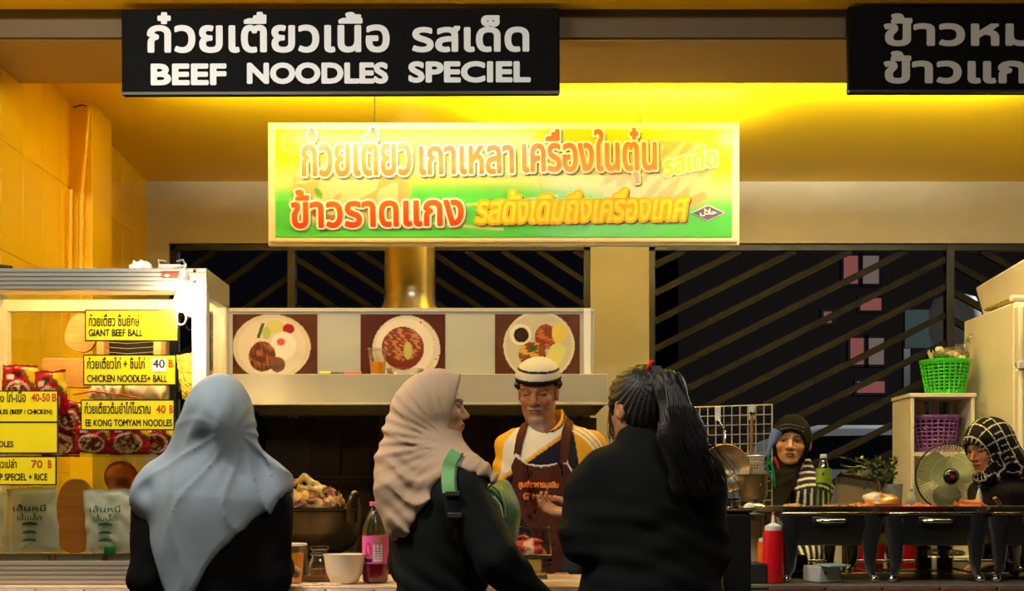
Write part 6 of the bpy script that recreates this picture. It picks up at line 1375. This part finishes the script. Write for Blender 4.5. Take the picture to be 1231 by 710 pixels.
for k in range(90):
    u = rg.random(); e = (800+66*u+rg.uniform(-8, 8), 560+32*rg.random()); w0 = (779+10*rg.random(), 444); w1 = (792+26*u, 500+rg.uniform(-8, 8))
    pts = [W3(*w0, -.095), W3((w0[0]+w1[0])/2+4, 468, -.150), W3(*w1, -.192), W3((w1[0]+e[0])/2-2, (w1[1]+e[1])/2, -.198), W3(*e, -.185-.01*rg.random()), W3(e[0]+rg.uniform(0, 9), e[1]+rg.uniform(6, 22), -.18)]
    mb.tube(pts, [.0011, .0012, .0012, .001, .0008, .0003], 4)
for k in range(16):
    x0 = 733+rg.uniform(-1, 6); mb.tube([W3(x0+6, 470, -.01), W3(x0, 492, -.0), W3(x0+rg.uniform(-3, 3), 515, .0), W3(x0+rg.uniform(-2, 5), 530+rg.uniform(-6, 6), .0)], .0008, 4)
obj('loose_strands', mb, M_hair, p3)['kind'] = 'stuff'
obj('hair_tie', MB().tube([W3(779, 443, -.062)+Vector((.013*math.cos(a)*.5+.006*math.sin(a), .014*math.sin(a), .013*math.cos(a))) for a in np.linspace(0, 2*PI, 19)[:-1]], .0058, 8, closed=True), mat('red hair tie', (206, 20, 24), .6), p3, smooth=True)

# ---- the cook
Y4 = 4.85; k4 = Y4/FPX; hc = Vector((P(646.5, 0, Y4).x, Y4-.02, P(0, 472, Y4).z)); yw = PI-.20; pt = -.22; s4 = .98
bc = Vector((P(661, 0, Y4).x, Y4, 0)); zt4 = P(0, 519, Y4).z; by = PI-.05
def W4(px, py, dy=0): return P(px, py, Y4)+Vector((0, dy, 0))
shl = W4(615, 540); el4 = W4(606, 604, -.02); wl = P(640, 690, 4.66); shr = W4(709, 540); elr = W4(716, 604, -.02); wr4 = P(684, 690, 4.66)
hs = [hand_segs(wl+Vector((.012, -.01, 0)), (.8, -.5, -.2), (0, 0, -1), 1, .4, -1), hand_segs(wr4+Vector((-.01, -.01, 0)), (-.8, -.5, -.2), (0, 0, -1), 1, .4, 1)]
def body4(Q, off=0): return smin(torso_sdf(Q, bc, by, zt4, 1.0, 1, .95), smin(arm_sdf(Q, shl, el4, wl, (.056, .044, .028)), arm_sdf(Q, shr, elr, wr4, (.056, .044, .028)), .01), .03)-off
p4 = person('cook in a striped knitted cap and brown apron, looking down', (bc.x, bc.y, 0), (154, 100, 64), (hc, yw, pt, 0, s4), dict(neck=(W4(655, 0).x, Y4, zt4-.03), nose=1.25, old=True, closed=True, fat=.94, lip=(130, 76, 62), brow=(60, 50, 44)), bodyfn(body4, bc.x, bc.y, by, zt4), hs)
def shcol(V):
    px = V[:, 0]/k4*1.02+CX; py = HY-(V[:, 2]-CZ)/k4*1.02; gold = C(226, 164, 36); white = C(228, 216, 184); navy = C(22, 26, 44)
    c = np.tile(gold, (len(V), 1)); mid = (px > np.where(py < 530, 632-(py-500)*.85, 606-(py-530)*.12)) & (px < np.where(py < 520, 690, 690+(py-520)*.16)) & (py > 506)
    c = np.where(mid[:, None], white, c); dg = (px-672)*.70+(py-524)      # diagonal from the neck down to the left
    c = np.where((mid & (dg > 0) & (py > 512))[:, None], gold, c); c = np.where((mid & (dg > 5))[:, None], navy, c)
    r = np.hypot(px-664, py-572); 
    for r0 in (60.5, 65.5, 70.5): c = np.where(((np.abs(r-r0) < 1.25) & (px > 688))[:, None], C(236, 228, 206), c)
    nk = np.hypot((px-658)/1.0, (py-497)*1.0); c = np.where(((nk < 21.5) & (py < 519))[:, None], gold, c); c = np.where(((np.abs(nk-22) < 1.2) & (px > 650))[:, None], C(60, 40, 20), c)
    return c
garment('jersey', p4, lambda Q: smax(smin(body4(Q, .012), cone(Q, (W4(656, 0).x, Y4+.0, zt4-.03), (W4(654, 0).x, Y4+.01, zt4+.035), .074, .066), .02), -cone(Q, (W4(655, 0).x, Y4-.03, zt4-.04), (W4(653, 0).x, Y4-.03, zt4+.15), .050, .070), .008)+nz(Q, 24, .003, 33)+.0035*np.sin(Q[2]*60+Q[0]*60+2*np.sin(Q[2]*20))*(np.abs(Q[0]-bc.x) > .14), (bc.x-.28, Y4-.38, .72), (bc.x+.28, Y4+.2, zt4+.09), .0046, shcol)
legs('trousers', p4, bc.x, bc.y, by, zt4, (40, 40, 46)); shoes(p4, bc.x, bc.y, by)
bib = [(617, 548), (620, 546), (625, 549), (634, 556), (650, 559), (664, 557), (674, 554), (682, 555), (688, 564), (692, 576), (696, 600), (704, 640), (708, 760), (606, 760), (607, 640), (607, 604), (608, 573), (612, 559)]
st1 = [(616, 550), (625, 550), (629, 530), (637, 503), (630, 500), (621, 522)]; st2 = [(672, 558), (683, 558), (685, 535), (691, 505), (682, 499), (675, 520)]
def apx(Q0, Q2): return Q0/k4*1.026+CX, HY-(Q2-CZ)/k4*1.026
def apron(Q):
    px, py = apx(Q[0], Q[2]); d2 = np.minimum(polyd(px, py, bib), np.minimum(polyd(px, py, st1), polyd(px, py, st2)))*k4
    base = smin(torso_sdf(Q, bc, by, zt4, 1.0, 1, .95), ell(Q, (bc.x, bc.y-.02, .72), (.19, .135, .22)), .05)+nz(Q, 24, .003, 33); sh = np.abs(base-.0185)-.0035; return np.maximum(np.maximum(sh+nz(Q, 18, .0015, 3), d2), Q[1]-(Y4-.01))
def apcol(V):
    px, py = apx(V[:, 0], V[:, 2]); b = polyd(px, py, bib); c = np.tile(C(70, 36, 26), (len(V), 1)); return np.where(((b > -2.3) & (b < 1.5) & (py < 700) & ~((px > 672) & (px < 682) & (py < 556)))[:, None], C(206, 196, 178), c)
ap = garment('apron', p4, apron, (bc.x-.24, Y4-.22, .60), (bc.x+.24, Y4+.02, zt4+.06), .0045, apcol)
bpy.context.view_layer.update()
def world_bvh(o): m = o.data; off = Vector(root_loc(o)); return BVHTree.FromPolygons([v.co+off for v in m.vertices], [tuple(p.vertices) for p in m.polygons])
bva = world_bvh(ap); M_aptx = mat('orange embroidery', (226, 128, 30), .7)
for s_, px, py, wd, hp in (('ศูนย์อาหารมุสลิม', 646.5, 588.5, 49, 10), ('@ Mini Plaza', 650, 602, 46, 8.5)):
    letter('lettering', s_, W4(px, py, -.2), wd*k4*.95, M_aptx, ap, height=hp*k4, weight=.0010 if 'Mini' not in s_ else .0003, proj=bva, roty=-.09 if 'Mini' in s_ else -.02)
def capl(Q): return rot(Q, hc, yw, pt-.10, -.05, s4)
def capf(Q):
    R = capl(Q); d = ell(R, (0, -.010, .052), (.090, .108, .080)); d = smin(d, ell(R, (0, -.010, .075), (.080, .096, .058)), .02)
    d = smax(d, .048-R[2], .008); d = smax(d, -ell(R, (0, -.010, .035), (.080, .097, .07)), .004); return d+.0012*np.sin(np.arctan2(R[0], R[1])*60)*np.sin(R[2]*500)
def capc(V):
    R = capl([V[:, 0], V[:, 1], V[:, 2]]); z = R[2]; c = np.tile(C(214, 204, 172), (len(V), 1)); c = np.where((z < .066)[:, None], C(24, 20, 18), c); return np.where((np.abs(z-.097-.03*R[0]) < .0042)[:, None], C(30, 25, 22), c)
garment('knitted_cap', p4, capf, hc+Vector((-.13, -.15, .0)), hc+Vector((.13, .14, .16)), .0035, capc)
def hair4(Q):
    R = rot(Q, hc, yw, pt, 0, s4); d = ell(R, (0, -.020, .030), (.084, .096, .085)); d = smax(d, R[1]-.030+.35*np.abs(R[0]), .01); d = smax(d, R[2]-.075, .01); d = smax(d, -.045-R[2], .01)
    X = [np.abs(R[0]), R[1], R[2]]; d = smin(d, ell(X, (.080, -.014, .030), (.016, .028, .018)), .012); return smax(d, -ell(X, (.090, -.012, -.004), (.03, .020, .026)), .004)+.0022*np.sin(R[0]*300+R[2]*380)*np.sin(R[1]*330)
garment('hair', p4, hair4, hc-Vector((.13, .13, .08)), hc+Vector((.13, .14, .12)), .0035, lambda V: np.where((noise2(V[:, 0]*90, V[:, 2]*90, 2, 6) > .4)[:, None], C(110, 100, 88), C(44, 36, 30)), M_cloth)

# ---- cook in the black headscarf with the striped sleeve
Y5 = 5.7; k5 = Y5/FPX; hc = Vector((P(947.5, 0, Y5).x, Y5-.06, P(0, 532, Y5).z)); yw = PI-.26; bc = Vector((P(959, 0, Y5).x, Y5, 0)); zt5 = P(0, 573, Y5).z; by = PI-.9
def W5(px, py, dy=0): return P(px, py, Y5)+Vector((0, dy, 0))
shl = W5(965, 594, -.09); el5 = W5(975, 655, -.10); wl = W5(950, 672, -.22); shr = W5(930, 592, .02); elr = W5(922, 650, 0); wr5 = W5(930, 668, -.2)
hs = [hand_segs(wl, (-.7, -.7, -.1), (0, 0, -1), .9, .4, 1), hand_segs(wr5, (0, -1, -.1), (0, 0, -1), .9, .4, -1)]
def body5(Q, off=0): return smin(torso_sdf(Q, bc, by, zt5, .9, 1, 1), smin(arm_sdf(Q, shl, el5, wl, (.080, .066, .036)), arm_sdf(Q, shr, elr, wr5, (.055, .046, .03)), .01), .03)-off
p5 = person('woman in a black headscarf and striped navy top, glancing sideways behind the food', (bc.x, bc.y, 0), (206, 146, 94), (hc, yw, -.02, -.06, .95), dict(neck=(hc.x+.02, Y5, zt5-.04), fat=1.10, nose=1.1, lip=(160, 92, 80)), bodyfn(body5, bc.x, bc.y, by, zt5), hs)
def stripe5(V):
    px = V[:, 0]/k5*1.01+CX; py = HY-(V[:, 2]-CZ)/k5*1.01; c = np.tile(C(30, 32, 52), (len(V), 1)); w = C(212, 204, 176)
    arc = py-(.012*(px-970)**2)*1.0; up = (arc < 587); s1 = (np.mod(arc-566, 7.6) < 2.5) & up & (px > 944)
    s2_ = (np.mod(px-944+(py-600)*.12+.8*np.sin(py*.1), 7.4) < 2.3) & ~up & (px > 938); return np.where((s1 | s2_)[:, None], w, c)
garment('striped_top', p5, lambda Q: body5(Q, .012)+nz(Q, 26, .003, 43), (bc.x-.30, Y5-.36, .70), (bc.x+.30, Y5+.24, zt5+.08), .0055, stripe5)
legs('skirt', p5, bc.x, bc.y, by, zt5, (24, 24, 30)); shoes(p5, bc.x, bc.y, by)
def scarf5(Q):
    R = rot(Q, hc, yw, -.02, -.06, .95); d = ell(R, (0, -.006, .018), (.096, .118, .116)); d = smin(d, cone(Q, hc+Vector((0, .02, -.06)), W5(950, 580, .0), .085, .105), .05)
    d = smin(d, cone(Q, W5(940, 582, -.07), W5(928, 612, -.10), .085, .075), .04)
    px = Q[0]/k5+CX; py = HY-(Q[2]-CZ)/k5; d = smax(d, (py-(626-(px-928)*2.2))*k5*.45, .01)
    d = hollow_face(R, d, .066, .074, -.022, .02); return d-fan_folds(Q, (P(958, 0, Y5).x, P(0, 566, Y5).z), 7, .005, .8, 15, .12)*np.clip((hc.z-Q[2])/.08, 0, 1)
sc5 = garment('headscarf', p5, scarf5, (bc.x-.24, Y5-.24, 1.02), (bc.x+.2, Y5+.18, 1.56), .0055, (8, 8, 9))
bvs = world_bvh(sc5); mb = MB(); rg = random.Random(2)
for r_ in (0, 1):
    for k in range(15):
        px = 931+2.5*k; py = 515-.045*(18-abs(px-949))*1.6-4*r_+.018*(px-949)**2*.6+rg.uniform(-.6, .6); h_ = bvs.ray_cast(P(px, py, 5.0), Vector((P(px, py, 5.0).x*0, 1, 0)))
        h_ = bvs.ray_cast(Vector((0, 0, CZ)), (P(px, py, 5.0)-Vector((0, 0, CZ))).normalized())
        if h_[0] is not None: mb.ell(h_[0], (.0022, .0022, .0022), 4)
obj('sequins', mb, mat('sequin', (220, 220, 214), .2, metal=.8), sc5)['kind'] = 'stuff'

# ---- cook in the checked headscarf at the far right
Y6 = 5.13; k6 = Y6/FPX; hc = Vector((P(1188, 0, Y6).x, Y6, P(0, 537, Y6).z)); yw = 1.98; pt = -.30; bc = Vector((P(1216, 0, Y6).x, Y6+.04, 0)); zt6 = P(0, 578, Y6).z; by = 2.2
def W6(px, py, dy=0): return P(px, py, Y6)+Vector((0, dy, 0))
shl = W6(1208, 596, -.04); el6 = W6(1213, 660, -.06); wl = W6(1180, 672, -.18); shr = W6(1228, 596, .12); elr = W6(1235, 660, .1); wr6 = W6(1200, 676, .06)
hs = [hand_segs(wl, (-.9, -.3, -.1), (0, 0, -1), .9, .3, 1), hand_segs(wr6, (-.9, -.3, -.1), (0, 0, -1), .9, .3, -1)]
def body6(Q, off=0): return smin(torso_sdf(Q, bc, by, zt6, .95, 1, 1), smin(arm_sdf(Q, shl, el6, wl, (.062, .05, .034)), arm_sdf(Q, shr, elr, wr6, (.055, .046, .03)), .01), .03)-off
p6 = person('woman in a black and white checked headscarf bending over the food', (bc.x, bc.y, 0), (196, 128, 84), (hc, yw, pt, 0, .92), dict(neck=(hc.x+.05, Y6+.03, zt6-.03), closed=True, fat=1.05, lip=(150, 84, 74)), bodyfn(body6, bc.x, bc.y, by, zt6), hs)
def top6(V):
    px = V[:, 0]/k6+CX; py = HY-(V[:, 2]-CZ)/k6; a = py-(562+.012*(px-1206)**2); c = np.tile(C(17, 18, 26), (len(V), 1)); c = np.where(((np.abs(a-8) < 2) & (px > 1203))[:, None], C(226, 190, 30), c); return np.where(((np.abs(a-4.4) < 1.2) & (px > 1205))[:, None], C(170, 24, 30), c)
garment('dark_top', p6, lambda Q: body6(Q, .012)+nz(Q, 26, .003, 53), (bc.x-.28, Y6-.30, .70), (bc.x+.30, Y6+.34, zt6+.08), .0065, top6)
legs('skirt', p6, bc.x, bc.y, by, zt6, (24, 24, 30)); shoes(p6, bc.x, bc.y, by)
def scarf6(Q):
    R = rot(Q, hc, yw, pt, 0, .92); d = ell(R, (0, -.010, .020), (.094, .124, .114)); d = smin(d, cone(Q, hc+Vector((.03, .0, -.02)), W6(1214, 562, .02), .080, .080), .05)
    d = smin(d, cone(Q, W6(1206, 556, -.02), W6(1222, 572, .0), .075, .085), .04); px = Q[0]/k6+CX; py = HY-(Q[2]-CZ)/k6; d = smax(d, (py-(574+(px-1195)*-.10))*k6*.7, .008)
    d = smin(d, ell(R, (0, .030, -.125), (.075, .075, .05)), .03); d = hollow_face(R, d, .062, .066, -.018, .030); return d-fan_folds(Q, (P(1196, 0, Y6).x, P(0, 566, Y6).z), 9, .006, .8, 25, .08)*np.clip((hc.z+.02-Q[2])/.05, 0, 1)
def check6(V):
    R = rot([V[:, 0], V[:, 1], V[:, 2]], hc, yw, pt, 0, .92); x, y, z = R; lo = np.arctan2(x, z+.02); la = np.arctan2(y, np.hypot(x, z+.02))
    q = np.clip((hc.z-.01-V[:, 2])/.04, 0, 1)*.35; u = lo*1.9+q*noise2(V[:, 0]*40, V[:, 2]*40, 1, 3); v_ = la*2.2+.3+q*noise2(V[:, 0]*40, V[:, 2]*40, 1, 8)
    ln = (np.mod(u, 1) < .060) | (np.mod(v_, 1) < .066) | ((np.abs(np.mod(u, 1)-.5) < .028) & (np.mod(v_*.5, 1) < .4)); return np.where(ln[:, None], C(212, 206, 188), C(15, 14, 16))
garment('checked_headscarf', p6, scarf6, (hc.x-.15, Y6-.18, P(0, 590, Y6).z), (hc.x+.26, Y6+.2, hc.z+.14), .0042, check6)
